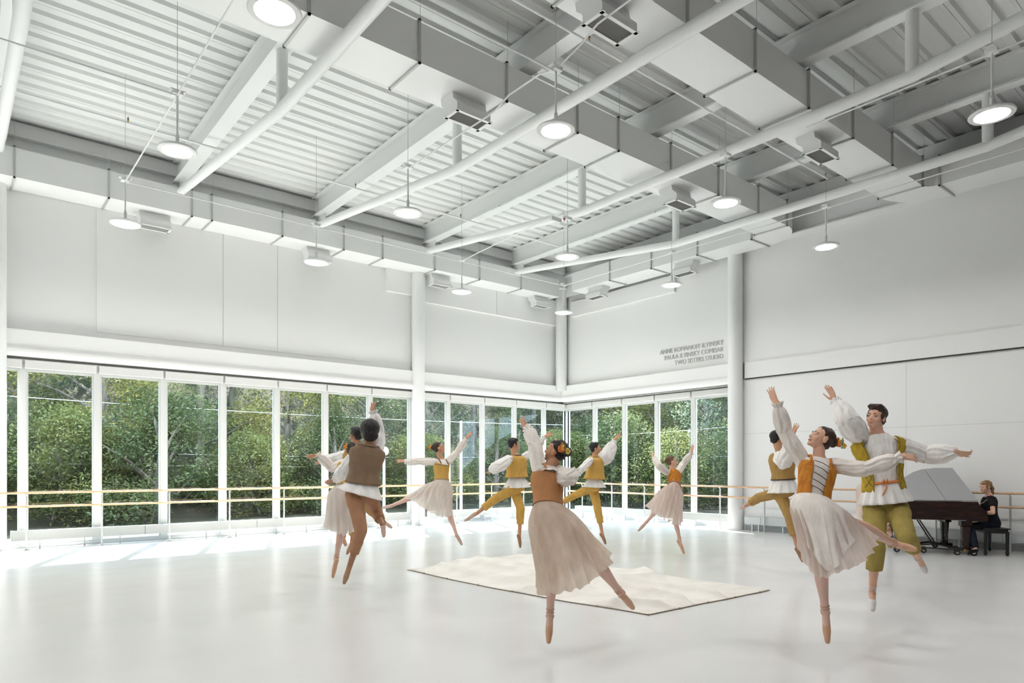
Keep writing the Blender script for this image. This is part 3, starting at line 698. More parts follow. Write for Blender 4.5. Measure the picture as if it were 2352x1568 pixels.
# small dark speaker/box at the tail of the piano (partly hidden)
# ================================================================== people
def clothmat(name, col, rough=.85, c2=None, transl=0, bump=.3, sc=14):
    m = mat(name, col, rough, 0, .2); c2 = c2 or tuple(min(1, c * 1.06) for c in col)
    noise_col(m, tuple(c * .93 for c in col), c2, sc, 4, bump, (1, 1, .5), bscale=60)
    if transl: m.node_tree.nodes['Principled BSDF'].inputs['Subsurface Weight'].default_value = 0
    return m
def skinmat(name, col):
    m = mat(name, col, .5, 0, .35); b = m.node_tree.nodes['Principled BSDF']
    b.inputs['Subsurface Weight'].default_value = .12; b.inputs['Subsurface Radius'].default_value = (.4, .15, .08); b.inputs['Subsurface Scale'].default_value = .02
    return m
SKL = skinmat('skin_light', (.74, .44, .31)); SKM = skinmat('skin_tan', (.58, .31, .18)); SKD = skinmat('skin_brown', (.36, .18, .10))
TIGHT = skinmat('tights_pink', (.74, .50, .41))
HBK = mat('hair_black', (.012, .010, .009), .45, 0, .4); HBR = mat('hair_dark_brown', (.040, .022, .014), .45, 0, .4); HLB = mat('hair_light_brown', (.26, .14, .06), .5, 0, .4); HMB = mat('hair_mid_brown', (.13, .065, .035), .5, 0, .4)
for h in (HBK, HBR, HLB, HMB):
    c = h.node_tree.nodes['Principled BSDF'].inputs['Base Color'].default_value[:3]
    noise_col(h, tuple(a * .7 for a in c), tuple(a * 1.5 for a in c), 30, 5, .5, (1, 1, .25), bscale=120)
CREAM = clothmat('cream_gauze', (.82, .76, .70)); WHITEC = clothmat('white_shirt', (.84, .82, .79)); 
MUST = clothmat('mustard_cloth', (.60, .36, .09)); MUSTV = clothmat('mustard_velvet', (.58, .35, .09)); ORNG = clothmat('orange_brocade', (.66, .27, .04), c2=(.44, .15, .025), sc=26)
RUST = clothmat('rust_cloth', (.50, .235, .10)); OLIVE = clothmat('olive_cloth', (.36, .28, .08)); OLIVEV = clothmat('olive_gold_brocade', (.56, .385, .05), c2=(.40, .27, .03), sc=26)
TAN = clothmat('tan_trousers', (.42, .26, .09)); BRN = clothmat('brown_vest', (.24, .16, .10)); BRT = clothmat('rust_brown_trousers', (.40, .21, .12)); BLK = clothmat('black_cloth', (.012, .012, .014)); JEAN = clothmat('dark_denim', (.012, .016, .028))
SATIN = mat('pointe_satin', (.62, .36, .22), .35, 0, .5); SLIP = mat('tan_slipper', (.34, .19, .11), .6); SLIPW = mat('white_slipper', (.74, .70, .70), .5); SLIPP = mat('pale_slipper', (.60, .42, .34), .55)
DARKL = mat('lace_dark', (.05, .03, .02), .7); ORL = mat('orange_ribbon', (.70, .22, .05), .6); FLW = mat('flower_orange', (.80, .22, .03), .7); FLY = mat('flower_yellow', (.75, .50, .12), .7); LFG = mat('flower_leaf', (.10, .14, .05), .7)
EYEW = mat('eye_white', (.42, .36, .33), .3); IRIS = mat('iris_dark', (.03, .02, .015), .2); LIPM = mat('lips', (.42, .12, .10), .45); BROW = mat('brow_dark', (.05, .03, .02), .8)
LATT = mat('lattice_olive', (.22, .15, .02), .7)
def tulle(name, col):
    m = bpy.data.materials.new(name); m.use_nodes = True; n, l = m.node_tree.nodes, m.node_tree.links; n.clear()
    out = n.new('ShaderNodeOutputMaterial'); a = n.new('ShaderNodeMixShader'); b2 = n.new('ShaderNodeMixShader'); d = n.new('ShaderNodeBsdfDiffuse'); t = n.new('ShaderNodeBsdfTranslucent'); tr = n.new('ShaderNodeBsdfTransparent')
    tc = n.new('ShaderNodeTexCoord'); mp = n.new('ShaderNodeMapping'); mp.inputs['Scale'].default_value = (16, 16, 3); ns = n.new('ShaderNodeTexNoise'); ns.inputs['Scale'].default_value = 1; ns.inputs['Detail'].default_value = 4
    l.new(tc.outputs['Object'], mp.inputs[0]); l.new(mp.outputs[0], ns.inputs['Vector'])
    cr = n.new('ShaderNodeValToRGB'); cr.color_ramp.elements[0].position = .35; cr.color_ramp.elements[0].color = (*[c * .9 for c in col], 1); cr.color_ramp.elements[1].position = .65; cr.color_ramp.elements[1].color = (*[min(1, c * 1.05) for c in col], 1)
    l.new(ns.outputs['Fac'], cr.inputs[0]); l.new(cr.outputs[0], d.inputs[0]); l.new(cr.outputs[0], t.inputs[0])
    a.inputs[0].default_value = .35; b2.inputs[0].default_value = .13
    l.new(d.outputs[0], a.inputs[1]); l.new(t.outputs[0], a.inputs[2]); l.new(a.outputs[0], b2.inputs[1]); l.new(tr.outputs[0], b2.inputs[2]); l.new(b2.outputs[0], out.inputs[0]); return m
TUL = tulle('tulle_cream', (.80, .74, .68)); TUP = tulle('tulle_pink', (.82, .71, .64)); TUW = tulle('tulle_tan', (.78, .66, .54))

def remesh(mb, name, m, parent, vox, smooth=2, fold=None):
    me = bpy.data.meshes.new(name); mb.bm.to_mesh(me); mb.bm.free()
    o = bpy.data.objects.new(name, me); COL.objects.link(o)
    r = o.modifiers.new('r', 'REMESH'); r.mode = 'VOXEL'; r.voxel_size = vox
    if smooth: s = o.modifiers.new('s', 'SMOOTH'); s.iterations = smooth; s.factor = .6
    dg = bpy.context.evaluated_depsgraph_get(); nm = bpy.data.meshes.new_from_object(o.evaluated_get(dg))
    bpy.data.objects.remove(o); bpy.data.meshes.remove(me)
    if fold:
        amp, sx, sz = fold
        cn = [(v.co.copy(), v.normal.copy()) for v in nm.vertices]; flat = []
        for p, q in cn:
            flat.extend(p + q * amp * (noise.noise(V((p.x * sx, p.y * sx, p.z * sz))) + .5 * noise.noise(V((p.x * sx * 2.1 + 5, p.y * sx * 2.1, p.z * sz * 1.5)))))
        nm.vertices.foreach_set('co', flat); nm.update()
    nm.materials.clear(); nm.materials.append(m); nm.polygons.foreach_set('use_smooth', [True] * len(nm.polygons)); nm.name = name
    o = bpy.data.objects.new(name, nm); COL.objects.link(o); o.parent = parent; return o
def cap(m, p, q, r1, r2, n=14):
    m.cone(p, q, r1, r2, n); m.ico(p, r1 * 1.0, 2); m.ico(q, r2 * 1.0, 2)
def catmull(pts, n):
    out = []; N = len(pts)
    for k in range(n):
        u = k / n * N; i = int(u); f = u - i; a, b2, c, d = [pts[(i + j - 1) % N] for j in range(4)]
        out.append(.5 * ((2 * b2) + (c - a) * f + (2 * a - 5 * b2 + 4 * c - d) * f * f + (3 * b2 - a - 3 * c + d) * f ** 3))
    return out
HB = {'m': [(-.17, .08, .075), (-.06, .155, .10), (.06, .165, .108), (.22, .150, .10), (.42, .135, .092), (.62, .155, .105), (.80, .168, .112), (.92, .150, .095), (1.02, .085, .065), (1.1, .055, .055)],
      'f': [(-.17, .075, .075), (-.06, .128, .095), (.06, .138, .10), (.16, .126, .094), (.28, .106, .080), (.42, .104, .078), (.62, .115, .088), (.80, .122, .095), (.92, .112, .080), (1.02, .064, .052), (1.1, .045, .046)]}
class Fig:
    def __init__(s, sex, D, label, face, pelvis, neck, head, hface, hpitch=0, sc=1.0, skin=None, hroll=0, vox=.007, upfix=0):
        s.sex, s.D, s.k, s.skin, s.vox = sex, D, sc, skin or SKL, min(vox, .0062)
        s.W = at(pelvis[0], pelvis[1], D)
        s.root = empty('person', (s.W.x, s.W.y, 0), label, 'person'); s.O = V((s.W.x, s.W.y, 0)); s.pel = s.W - s.O
        f = R(face); s.front = (-FWD * math.cos(f) + RGT * math.sin(f)).normalized(); s.left = (RGT * math.cos(f) + FWD * math.sin(f)).normalized()
        s.L = dict(m=dict(sp=.50, ua=.30, fa=.265, th=.44, sh=.43, ft=.20), f=dict(sp=.455, ua=.275, fa=.24, th=.42, sh=.41, ft=.225))[sex]
        s.nb = s.solve(s.pel, neck, s.L['sp']); s.sx = 1 if sex == 'm' else .9
        s.bodyb = MB(); s.legfn = []
        s.bones = []
        s.hc = V(at(head[0], head[1], s.dep(s.nb) + (head[2] if len(head) > 2 else 0)) - s.O)
        h = R(hface); hf = (-FWD * math.cos(h) + RGT * math.sin(h)); hl = (RGT * math.cos(h) + FWD * math.sin(h)); p = R(hpitch)
        hy = hf * math.cos(p) + UP * math.sin(p); hzv = UP * math.cos(p) - hf * math.sin(p)
        if hroll: q = Quaternion(hy, R(hroll)); hl = q @ hl; hzv = q @ hzv
        s.HM = Matrix((hl, hy, hzv)).transposed(); s.hs = (1.0 if sex == 'm' else .95) * sc * .97
        s.axis = (s.nb - s.pel).normalized(); s.frontT = (s.front - s.axis * s.front.dot(s.axis)).normalized(); s.leftT = s.axis.cross(s.frontT).normalized()
        if s.leftT.dot(s.left) < 0: s.leftT = -s.leftT
        s.arms = {}; s.legs = {}
    def dep(s, p): return (p + s.O - EYEV).dot(FWD)
    def solve(s, par, spec, Ln, scale=None):
        px, py = spec[0], spec[1]; sg = spec[2] if len(spec) > 2 else 1
        Ln = Ln * s.k; A = par + s.O - EYEV; r = ray(px, py)
        b2 = r.dot(A); a = r.dot(r); c = A.dot(A) - Ln * Ln; disc = b2 * b2 - a * c
        if disc <= 0: d = b2 / a
        else: d = (b2 + (1 if sg > 0 else -1) * math.sqrt(disc) * min(1, abs(sg))) / a
        return EYEV + r * d - s.O
    def H(s, x, y, z): return s.hc + s.HM @ (V((x, y, z)) * s.hs)
    def shoulder(s, side, px, py):
        g = s.nb + s.left * side * .17 * s.sx * s.k
        return at(px, py, s.dep(g)) - s.O
    def arm(s, side, sh, el, wr, tip, palm=1, thumb=1, curl=.25, spread=.12):
        S = s.shoulder(side, *sh); E = s.solve(S, el, s.L['ua']); Wt = s.solve(E, wr, s.L['fa']); T = s.solve(Wt, tip, .175 * s.sx)
        k = s.sx * s.k; m = s.bodyb
        cap(m, S, E, .050 * k, .038 * k); m.ico(S.lerp(E, .4), .05 * k, 2, (1, 1, 1)); cap(m, E, E.lerp(Wt, .3), .038 * k, .040 * k); cap(m, E.lerp(Wt, .3), Wt, .040 * k, .025 * k)
        m.cone(s.nb - s.axis * .02, S, .055 * k, .045 * k, 14); m.ico(S, .056 * k, 2)
        s.hand(Wt, T, palm, thumb, curl, spread); s.arms[side] = (S, E, Wt, T); return s
    def hand(s, Wt, T, palm, thumb, curl, spread):
        m = s.bodyb; k = s.sx * s.k; d = (T - Wt).normalized(); view = (Wt + s.O - EYEV).normalized()
        n = (view - d * view.dot(d)).normalized() * palm; t = d.cross(n).normalized() * thumb
        ro = R(38) * palm; t = (t * math.cos(ro) + n * math.sin(ro)).normalized(); n = t.cross(d).normalized() * (1 if t.cross(d).dot(n) > 0 else -1)
        K = [Wt + d * .086 * k + t * o * k for o in (.025, .009, -.008, -.024)]
        for q in K: cap(m, Wt + (q - Wt) * .12, q, .014 * k, .0105 * k, 10)
        cap(m, Wt - d * .02, Wt + d * .03, .024 * k, .022 * k)
        m.ico(Wt + d * .05 * k, .03 * k, 2, (1, 1, 1)) if False else None
        fr = max(.0078 * k, s.vox * 1.22)
        for q, ln, sp, cu in zip(K, (.084, .094, .087, .068), (1.2, .35, -.45, -1.3), (.6, 1, 1.15, 1.3)):
            dd = (d + t * spread * sp * .75).normalized(); p0 = q
            for j, fl2 in enumerate((.45, .32, .25)):
                a = curl * cu * (j + .6); ddj = (dd * math.cos(a) + n * math.sin(a)).normalized(); p1 = p0 + ddj * ln * fl2 * k
                cap(m, p0, p1, fr * (1.08 - .08 * j), fr * (1.0 - .08 * j), 8); p0 = p1
        b0 = Wt + d * .025 * k + t * .022 * k; b1 = b0 + (d * .78 + t * .55 + n * .30).normalized() * .045 * k; b2 = b1 + (d * .92 + t * .28 + n * .3).normalized() * .034 * k; b3 = b2 + (d * .95 + t * .2 + n * .3).normalized() * .026 * k
        cap(m, b0, b1, .016 * k, fr * 1.3, 10); cap(m, b1, b2, fr * 1.25, fr * 1.1, 8); cap(m, b2, b3, fr * 1.1, fr * .95, 8)
    def leg(s, side, kn, an, toe, hipoff=(0, 0)):
        k = s.k * (.97 if s.sex == 'm' else .93); fm = s.sex == 'f'; H0 = s.pel + s.left * side * (.074 if fm else .088) * s.k - UP * .02 + RGT * hipoff[0] + UP * hipoff[1]
        Kn = s.solve(H0, kn, s.L['th']); An = s.solve(Kn, an, s.L['sh']); T = s.solve(An, toe, s.L['ft'])
        m = s.bodyb; cap(m, H0, Kn, (.074 if fm else .085) * k, .054 * k); m.ico(H0.lerp(Kn, .3), (.074 if fm else .082) * k, 2)
        bk = -(s.front - (An - Kn).normalized() * s.front.dot((An - Kn).normalized()))
        C = Kn.lerp(An, .30) + bk.normalized() * .012
        cap(m, Kn, C, .052 * k, .055 * k); cap(m, C, Kn.lerp(An, .7), .055 * k, .036 * k); cap(m, Kn.lerp(An, .7), An, .036 * k, .031 * k)
        d = (T - An).normalized(); sd = (An - Kn).normalized(); back = (sd - d * sd.dot(d))
        back = back.normalized() if back.length > .15 else (bk - d * bk.dot(d)).normalized()
        heel = An + back * .030 * k + d * .012; ball = An.lerp(T, .62)
        cap(m, An, ball, .031 * k, .027 * k); cap(m, ball, T - d * .014, .027 * k, .017 * k); m.ico(heel, .026 * k, 2); cap(m, heel, ball, .024 * k, .022 * k)
        s.legs[side] = (H0, Kn, An, T, heel, ball, back); return s
    def ring(s, t, infl=0, n=40, wob=0):
        tb = HB[s.sex]; t0 = max(tb[0][0], min(tb[-1][0], t))
        for a, b2 in zip(tb, tb[1:]):
            if a[0] <= t0 <= b2[0]: break
        f = (t0 - a[0]) / (b2[0] - a[0]); f = f * f * (3 - 2 * f); w = (a[1] + (b2[1] - a[1]) * f) * s.k + infl; dp = (a[2] + (b2[2] - a[2]) * f) * s.k + infl
        c = s.pel + (s.nb - s.pel) * t + s.frontT * .015 * math.sin(max(0, t) * 3.1)
        bust = .022 * math.exp(-((t - .72) / .10) ** 2) if s.sex == 'f' else 0
        out = []
        for i in range(n):
            ph = 2 * math.pi * i / n; sn, cs = math.sin(ph), math.cos(ph)
            r = 1 + wob * math.sin(ph * 11 + t * 5)
            out.append(c + s.leftT * sn * w * r + s.frontT * (cs * dp * r + (bust * max(0, cs) if bust else 0)))
        return out
    def finish_body(s, legs_mat=None):
        m = s.bodyb; k = s.k
        m.loft([s.ring(t, 0, 28) for t in (-.17, -.06, .06, .22, .42, .62, .8, .92, 1.02, 1.1)], True, True)
        nk = .056 if s.sex == 'm' else .045
        cap(m, s.nb - s.axis * .01, s.H(0, -.018, -.06), nk * k * 1.05, nk * k); 
        def E(x, y, z, a, b2, c): m.ico(s.H(x, y, z), s.hs, 3, (a, b2, c), s.HM)
        E(0, -.012, .036, .073, .092, .080); E(0, .030, -.012, .060, .060, .085); jw = 1.08 if s.sex == 'm' else .96; E(0, .034, -.066, .048 * jw, .048, .037 * jw); E(0, .069, -.089, .022 * jw, .019, .018)
        for sg in (-1, 1):
            E(sg * .034, .056, -.030, .026, .026, .028); E(sg * .074, -.004, -.010, .010, .019, .032); E(sg * .030, .074, .020, .026, .014, .009); E(sg * .031, .0765, .0075, .0155, .0095, .0062); E(sg * .031, .0740, -.0120, .0145, .0085, .0050); E(sg * .0095, .092, -.036, .0075, .009, .0065)
        m.cone(s.H(0, .078, .014), s.H(0, .102, -.028), .0065 * s.hs, .0095 * s.hs, 12); m.ico(s.H(0, .1015, -.031), .0095 * s.hs, 2)
        E(0, .083, -.0575, .021, .011, .0055); E(0, .081, -.067, .018, .011, .0065)
        o = remesh(m, 'body', s.skin, s.root, s.vox, 2)
        if legs_mat:
            o.data.materials.append(legs_mat); zz = [(a, b2) for L in s.legs.values() for a, b2 in ((L[0], L[1]), (L[1], L[2]), (L[2], L[3]))]
            arms = [(a, b2) for A in s.arms.values() for a, b2 in ((A[0], A[1]), (A[1], A[2]), (A[2], A[3]))]
            def dseg(p, a, b2):
                ab = b2 - a; u = max(0, min(1, (p - a).dot(ab) / ab.dot(ab))); return (p - a - ab * u).length
            for p in o.data.polygons:
                c = p.center
                if (c - s.pel).dot(s.axis) < .04 and min(dseg(c, *q) for q in zz) < .11 and (not arms or min(dseg(c, *q) for q in arms) > .06): p.material_index = 1
        return o
    def face(s, closed=False):
        for sg in (-1, 1):
            e = MB(); e.sphere(s.H(sg * .031, .0715, -.001), .0130 * s.hs, 14); ev = e.build('eye', s.skin if closed else EYEW, s.root, True)
            i = MB()
            if closed: i.tube([s.H(sg * (.031 + .013 * math.cos(a)), .0735 + .0140, -.004 - .004 * math.sin(a)) for a in (0, .8, 1.57, 2.3, 3.14)], .0016, 6)
            else: i.sphere(s.H(sg * .031 , .0715 + .0066, -.001), .0078 * s.hs, 12); i.tube([s.H(sg * (.031 + .0140 * math.cos(a)), .0715 + .0122, .003 + .004 * math.sin(a)) for a in (0, .8, 1.57, 2.3, 3.14)], .0016, 6)
            i.build('iris' if not closed else 'eyelash', IRIS, ev, True)
            b2 = MB(); b2.tube([s.H(sg * x, y, z) for x, y, z in ((.013, .088, .019), (.026, .090, .026), (.040, .080, .024), (.050, .068, .017))], [.0028, .0034, .003, .0015], 6); b2.build('eyebrow', BROW, s.root, True)
        l3 = MB(); l3.tube([s.H(x, y, z) for x, y, z in ((-.026, .076, -.055), (-.013, .0905, -.0615), (0, .0945, -.063), (.013, .0905, -.0615), (.026, .076, -.055))], [.0012, .003, .0036, .003, .0012], 8); l3.build('lips', LIPM, s.root, True)
        return s
    def hair(s, kind, m, flower=None):
        b2 = MB()
        def E(x, y, z, a, bb, c): b2.ico(s.H(x, y, z), s.hs, 3, (a, bb, c), s.HM)
        if kind == 'bun':
            E(0, -.022, .042, .0775, .093, .079); E(0, .004, .062, .066, .066, .052); E(0, -.112, .03, .043, .036, .043); E(0, -.05, -.02, .062, .05, .05)
        elif kind == 'short':
            E(0, -.024, .046, .083, .096, .086); E(0, .030, .086, .064, .058, .036); E(0, -.062, -.014, .066, .045, .055)
            for sg in (-1, 1): E(sg * .068, .012, .018, .012, .026, .035)
            for i in range(16):
                a = rnd.random() * 6.28; q = rnd.random() * .9; E(.06 * math.cos(a) * q, -.01 + .075 * math.sin(a) * q, .105, .018, .026, .016)
        elif kind == 'round':
            E(0, -.028, .045, .098, .108, .100); E(0, -.06, -.03, .080, .055, .060); E(0, .02, .09, .075, .06, .045)
        elif kind == 'pony':
            E(0, -.022, .044, .080, .095, .084); E(0, .016, .066, .067, .064, .052); E(0, -.085, -.01, .05, .045, .05); E(0, -.12, -.05, .032, .03, .05); E(0, -.115, -.11, .026, .026, .06)
            for sg in (-1, 1): E(sg * .068, -.01, .01, .014, .045, .05)
        o = remesh(b2, 'hair', m, s.root, max(.006, s.vox), 1, (.005, 45, 25))
        if flower:
            c0 = s.H(*flower); r = random.Random(3)
            for mm, nm, cnt in ((FLW, 'flower', 4), (FLY, 'flower', 2), (LFG, 'flower_leaf', 3)):
                for _ in range(cnt):
                    f = MB(); c = c0 + V((r.uniform(-.03, .03), r.uniform(-.03, .03), r.uniform(-.03, .03)))
                    for i in range(6):
                        a = i / 6 * 6.28; q = V((math.cos(a), r.uniform(-.4, .4), math.sin(a))) * .016; f.ico(c + q, .014 if nm == 'flower' else .007, 1, (1, .8, 1))
                    f.build(nm, mm, o, True)
        return s
    # ---- clothes
    def top(s, m, t0=.05, t1=1.03, infl=.014, fold=(.008, 34, 4), name='shirt', neck=0):
        b2 = MB(); ts = [t0 + (t1 - t0) * i / 12 for i in range(13)]; b2.loft([s.ring(t, infl, 32) for t in ts], True, True)
        for sd, A in s.arms.items():
            S = A[0]; b2.cone(s.nb - s.axis * .03, S, .062 * s.sx, .060 * s.sx, 14); b2.ico(S, .072 * s.sx * s.k, 2)
        return remesh(b2, name, m, s.root, .009, 2, fold)
    def sleeve(s, side, m, prof=((0, .062), (.3, .069), (.6, .070), (.85, .064), (1.0, .059), (1.15, .063), (1.45, .070), (1.7, .064), (1.92, .032)), frill=True, sag=.008, band=None):
        S, E, Wt, T = s.arms[side]; b2 = MB(); pts = []
        for u, r in prof:
            r = max(r, .060) if .05 < u < 1.3 else r
            p = S.lerp(E, u) if u <= 1 else E.lerp(Wt, u - 1); dn = -UP * sag * math.sin(math.pi * min(1, u / 2)); pts.append((p + dn, r * s.sx * s.k))
        for (p, r), (q, r2) in zip(pts, pts[1:]): cap(b2, p, q, r, r2, 16)
        o = remesh(b2, 'sleeve', m, s.root, .008, 3)
        cn = [(v.co.copy(), v.normal.copy()) for v in o.data.vertices]; flat = []
        ax = [((E - S).normalized(), S), ((Wt - E).normalized(), E)]; fr2 = [(q, q.orthogonal().normalized(), w0) for q, w0 in ax]; l1, l2 = (E - S).length, (Wt - E).length
        for p, nn in cn:
            u1 = (p - S).dot(ax[0][0]) / l1; u2 = (p - E).dot(ax[1][0]) / l2; k2 = 1 if (p - E).dot(ax[1][0] - ax[0][0] * -1) > 0 else 0
            q, e1, w0 = fr2[k2]; e2 = q.cross(e1); r0 = p - w0; th2 = math.atan2(r0.dot(e1), r0.dot(e2)); u = u2 if k2 else u1
            nz2 = noise.noise(V((u * 2.2 + side * 7, k2 * 3, th2 * .5))); edge = .5 + .5 * math.cos(u * 6.28)
            flat.extend(p + nn * ((.0042 + .002 * edge) * math.sin(7 * th2 + 4 * nz2 + u * 2) + .0035 * math.sin(12 * th2 + 5 * nz2) + .006 * noise.noise(V((p.x * 11, p.y * 11, p.z * 11)))))
        o.data.vertices.foreach_set('co', flat); o.data.update()
        if frill:
            d = (Wt - E).normalized(); s.frill(Wt - d * .045, d, .029 * s.sx, .054 * s.sx, .055, m, o, 'cuff_frill', 8, .16)
        return s
    def frill(s, c, d, r0, r1, ln, m, parent, name, waves=9, amp=.22):
        a = d.orthogonal().normalized(); b3 = d.cross(a); f = MB(); rings = []
        for j in range(6):
            t = j / 5; rings.append([c + d * ln * t + (a * math.cos(ph) + b3 * math.sin(ph)) * (r0 + (r1 - r0) * t) * (1 + amp * t * math.sin(waves * ph)) for ph in [2 * math.pi * i / 60 for i in range(60)]])
        f.loft(rings); o = f.build(name, m, parent, True, False); q = o.modifiers.new('s', 'SOLIDIFY'); q.thickness = .003; return o
    def shell(s, m, t0, t1, infl, openf=None, name='vest', thick=.008, topcut=None, n=72, flare=0, topw=0):
        """lofted garment round the torso; openf(t)= half angle (deg) of the front opening; topcut(phi)= t at the upper edge"""
        f = MB(); J = 18; grid = []
        for j in range(J + 1):
            row = []
            for i in range(n):
                ph = 360 * i / n; hi = topcut(ph) if topcut else t1; t = t0 + (hi - t0) * j / J
                rg = s.ring(t, infl + flare * (1 - j / J) ** 2, n); row.append(f.bm.verts.new(rg[i] + s.leftT * math.sin(math.radians(ph)) * topw * max(0, min(1, (t - .72) / .2)) - s.axis * (topw * .5 * abs(math.sin(math.radians(ph))) ** 2 * max(0, (t - .85) / .15))))
            grid.append(row)
        for j in range(J):
            t = t0 + (t1 - t0) * j / J; op = openf(t) if openf else -1
            for i in range(n):
                ph = 360 * (i + .5) / n; a = min(ph, 360 - ph)
                if a < op: continue
                f.bm.faces.new((grid[j][i], grid[j][(i + 1) % n], grid[j + 1][(i + 1) % n], grid[j + 1][i]))
        for v in [v for v in f.bm.verts if not v.link_faces]: f.bm.verts.remove(v)
        o = f.build(name, m, s.root, True, True); q = o.modifiers.new('s', 'SOLIDIFY'); q.thickness = thick; q.offset = 1; return o
    def band(s, t, infl, r, m, name, a0=0, a1=360, dz=None, parent=None):
        n = 60; f = MB(); pts = []
        for i in range(n + 1):
            ph = a0 + (a1 - a0) * i / n; tt = t + (dz(ph) if dz else 0); rg = s.ring(tt, infl, 360); pts.append(rg[int(ph) % 360])
        f.tube(pts, r, 8); return f.build(name, m, parent or s.root, True)
    def straps(s, m, infl=.02):
        for sd in (-1, 1):
            p = []
            for t, ph in ((.80, 32), (.90, 34), (1.0, 50), (1.03, 90), (.98, 140), (.88, 150), (.78, 152)):
                rg = s.ring(t, infl + (.012 if t > .95 else 0), 360); p.append(rg[int(ph if sd > 0 else 360 - ph) % 360])
            f = MB(); f.tube(p, .012 * s.sx, 8); f.build('strap', m, s.root, True)
    def trousers(s, m, cuff=.62, w=1.0, fold=(.007, 16, 8), k0=.22):
        b2 = MB(); k = s.k
        b2.loft([s.ring(t, .018, 28) for t in (-.2, -.1, 0, .1, k0)], True, True)
        for L in s.legs.values():
            H0, Kn, An = L[0], L[1], L[2]; cap(b2, H0, Kn, .100 * k * w, .072 * k * w); e = Kn.lerp(An, cuff); b2.ico(Kn, .074 * k * w, 2); b2.cone(Kn, e, .073 * k * w, .062 * k * w, 20)
            b2.ico(H0.lerp(Kn, .25), .103 * k * w, 2)
        return remesh(b2, 'trousers', m, s.root, .009, 2, fold)
    def shoe(s, side, m, ribbon=None):
        H0, Kn, An, T, heel, ball, back = s.legs[side]; d = (T - An).normalized(); k = s.k * .96; b2 = MB()
        a0 = An.lerp(T, .18)
        cap(b2, a0 + back * .012, ball, .031 * k, .032 * k); cap(b2, ball, T - d * .012, .032 * k, .021 * k); b2.ico(heel, .032 * k, 2); cap(b2, heel, ball, .029 * k, .028 * k)
        o = remesh(b2, 'ballet_shoe', m, s.root, .006 if s.D < 8 else .008, 1)
        if ribbon:
            sd = (Kn - An).normalized()
            for z0, tl in ((.0, .5), (.03, -.5), (.06, 0)):
                c = An + sd * z0; a = sd.orthogonal().normalized(); bb = sd.cross(a); f = MB()
                f.tube([c + (a * math.cos(p) + bb * math.sin(p)) * .034 * k + sd * .02 * tl * math.cos(p) for p in [6.2832 * i / 20 for i in range(21)]], .004, 6); f.build('ribbon', ribbon, o, True)
        return o
    def skirt(s, m, hem, t=.26, infl=.012, waves=17, amp=.025, name='skirt', bulge=.35, rows=26, parent=None, n=300, raise0=0, seed=0):
        H = [at(px, py, s.D + dd) - s.O for px, py, dd in hem]; loop = catmull(H, n); top = s.ring(t, infl, n)
        # align hem order with the waist ring
        c = sum(loop, V()) / n; up = s.axis
        def ang(p, c0): q = p - c0; return math.atan2(q.dot(s.leftT), q.dot(s.frontT))
        area = 0; ct = sum(top, V()) / n
        best = None
        for rev in (False, True):
            lp = loop[::-1] if rev else loop
            for sh in range(0, n, 3):
                q = lp[sh:] + lp[:sh]; e = sum(((q[i] - c) - (top[i] - ct)).length_squared for i in range(0, n, 6)) if False else -sum(((q[i] - c).normalized()).dot((top[i] - ct).normalized()) for i in range(0, n, 6))
                if best is None or e < best[0]: best = (e, q)
        lp = best[1]; f = MB(); g = []
        for j in range(rows + 1):
            u = j / rows; row = []
            for i in range(n):
                a, b3 = top[i], lp[i]; rad = (a - ct).normalized(); p = a.lerp(b3, u) + rad * (bulge * .18 * math.sin(math.pi * min(1, u * 1.15)) * (1 - u) + .020 * math.exp(-((u - .20) / .16) ** 2) * min(1, u * 14)) 
                tgt = (lp[i] - c); tr2 = (tgt - up * tgt.dot(up)); tr2 = tr2.normalized() if tr2.length > .001 else rad
                ph = 2 * math.pi * i / n; w = math.sin(waves * ph + 2.2 * noise.noise(V((ph * 1.3, seed, u)))) * (.6 + .8 * noise.noise(V((ph * 2, seed + 4, 0))) ** 2 * 3)
                p = p + rad.lerp(tr2, u) * w * amp * (u ** .8) * (1 + .3 * u) + up * .006 * u * u * math.sin(waves * ph + 1)
                row.append(f.bm.verts.new(p))
            g.append(row)
        for j in range(rows):
            for i in range(n): f.bm.faces.new((g[j][i], g[j][(i + 1) % n], g[j + 1][(i + 1) % n], g[j + 1][i]))
        return f.build(name, m, parent or s.root, True, True)
    def peplum(s, m, t=.30, ln=.20, flare=.11, waves=13, infl=.024, amp=.016, name='shirt_hem', lift=None):
        n = 150; f = MB(); g = []
        for j in range(11):
            u = j / 10; row = []; rg = s.ring(t, infl + flare * u ** 1.2 * .8, n)
            for i in range(n):
                ph = 2 * math.pi * i / n; c = (rg[i] - (s.pel + (s.nb - s.pel) * t)).normalized(); lf = lift(ph) if lift else 0
                row.append(f.bm.verts.new(rg[i] - s.axis * (ln * u * (1 - lf)) + c * (amp * u * math.sin(waves * ph + noise.noise(V((ph, 1, 1))) * 2) + .06 * lf * u)))
            g.append(row)
        for j in range(10):
            for i in range(n): f.bm.faces.new((g[j][i], g[j][(i + 1) % n], g[j + 1][(i + 1) % n], g[j + 1][i]))
        o = f.build(name, m, s.root, True, True); q = o.modifiers.new('s', 'SOLIDIFY'); q.thickness = .004; return o

def scoop(f0, b0, side):           # upper edge of a bodice: t by angle
    def g(ph):
        a = min(ph, 360 - ph); return f0 + (side - f0) * math.sin(math.radians(min(a, 90))) ** 2 if a < 90 else b0 + (side - b0) * math.sin(math.radians(a)) ** 2
    return g

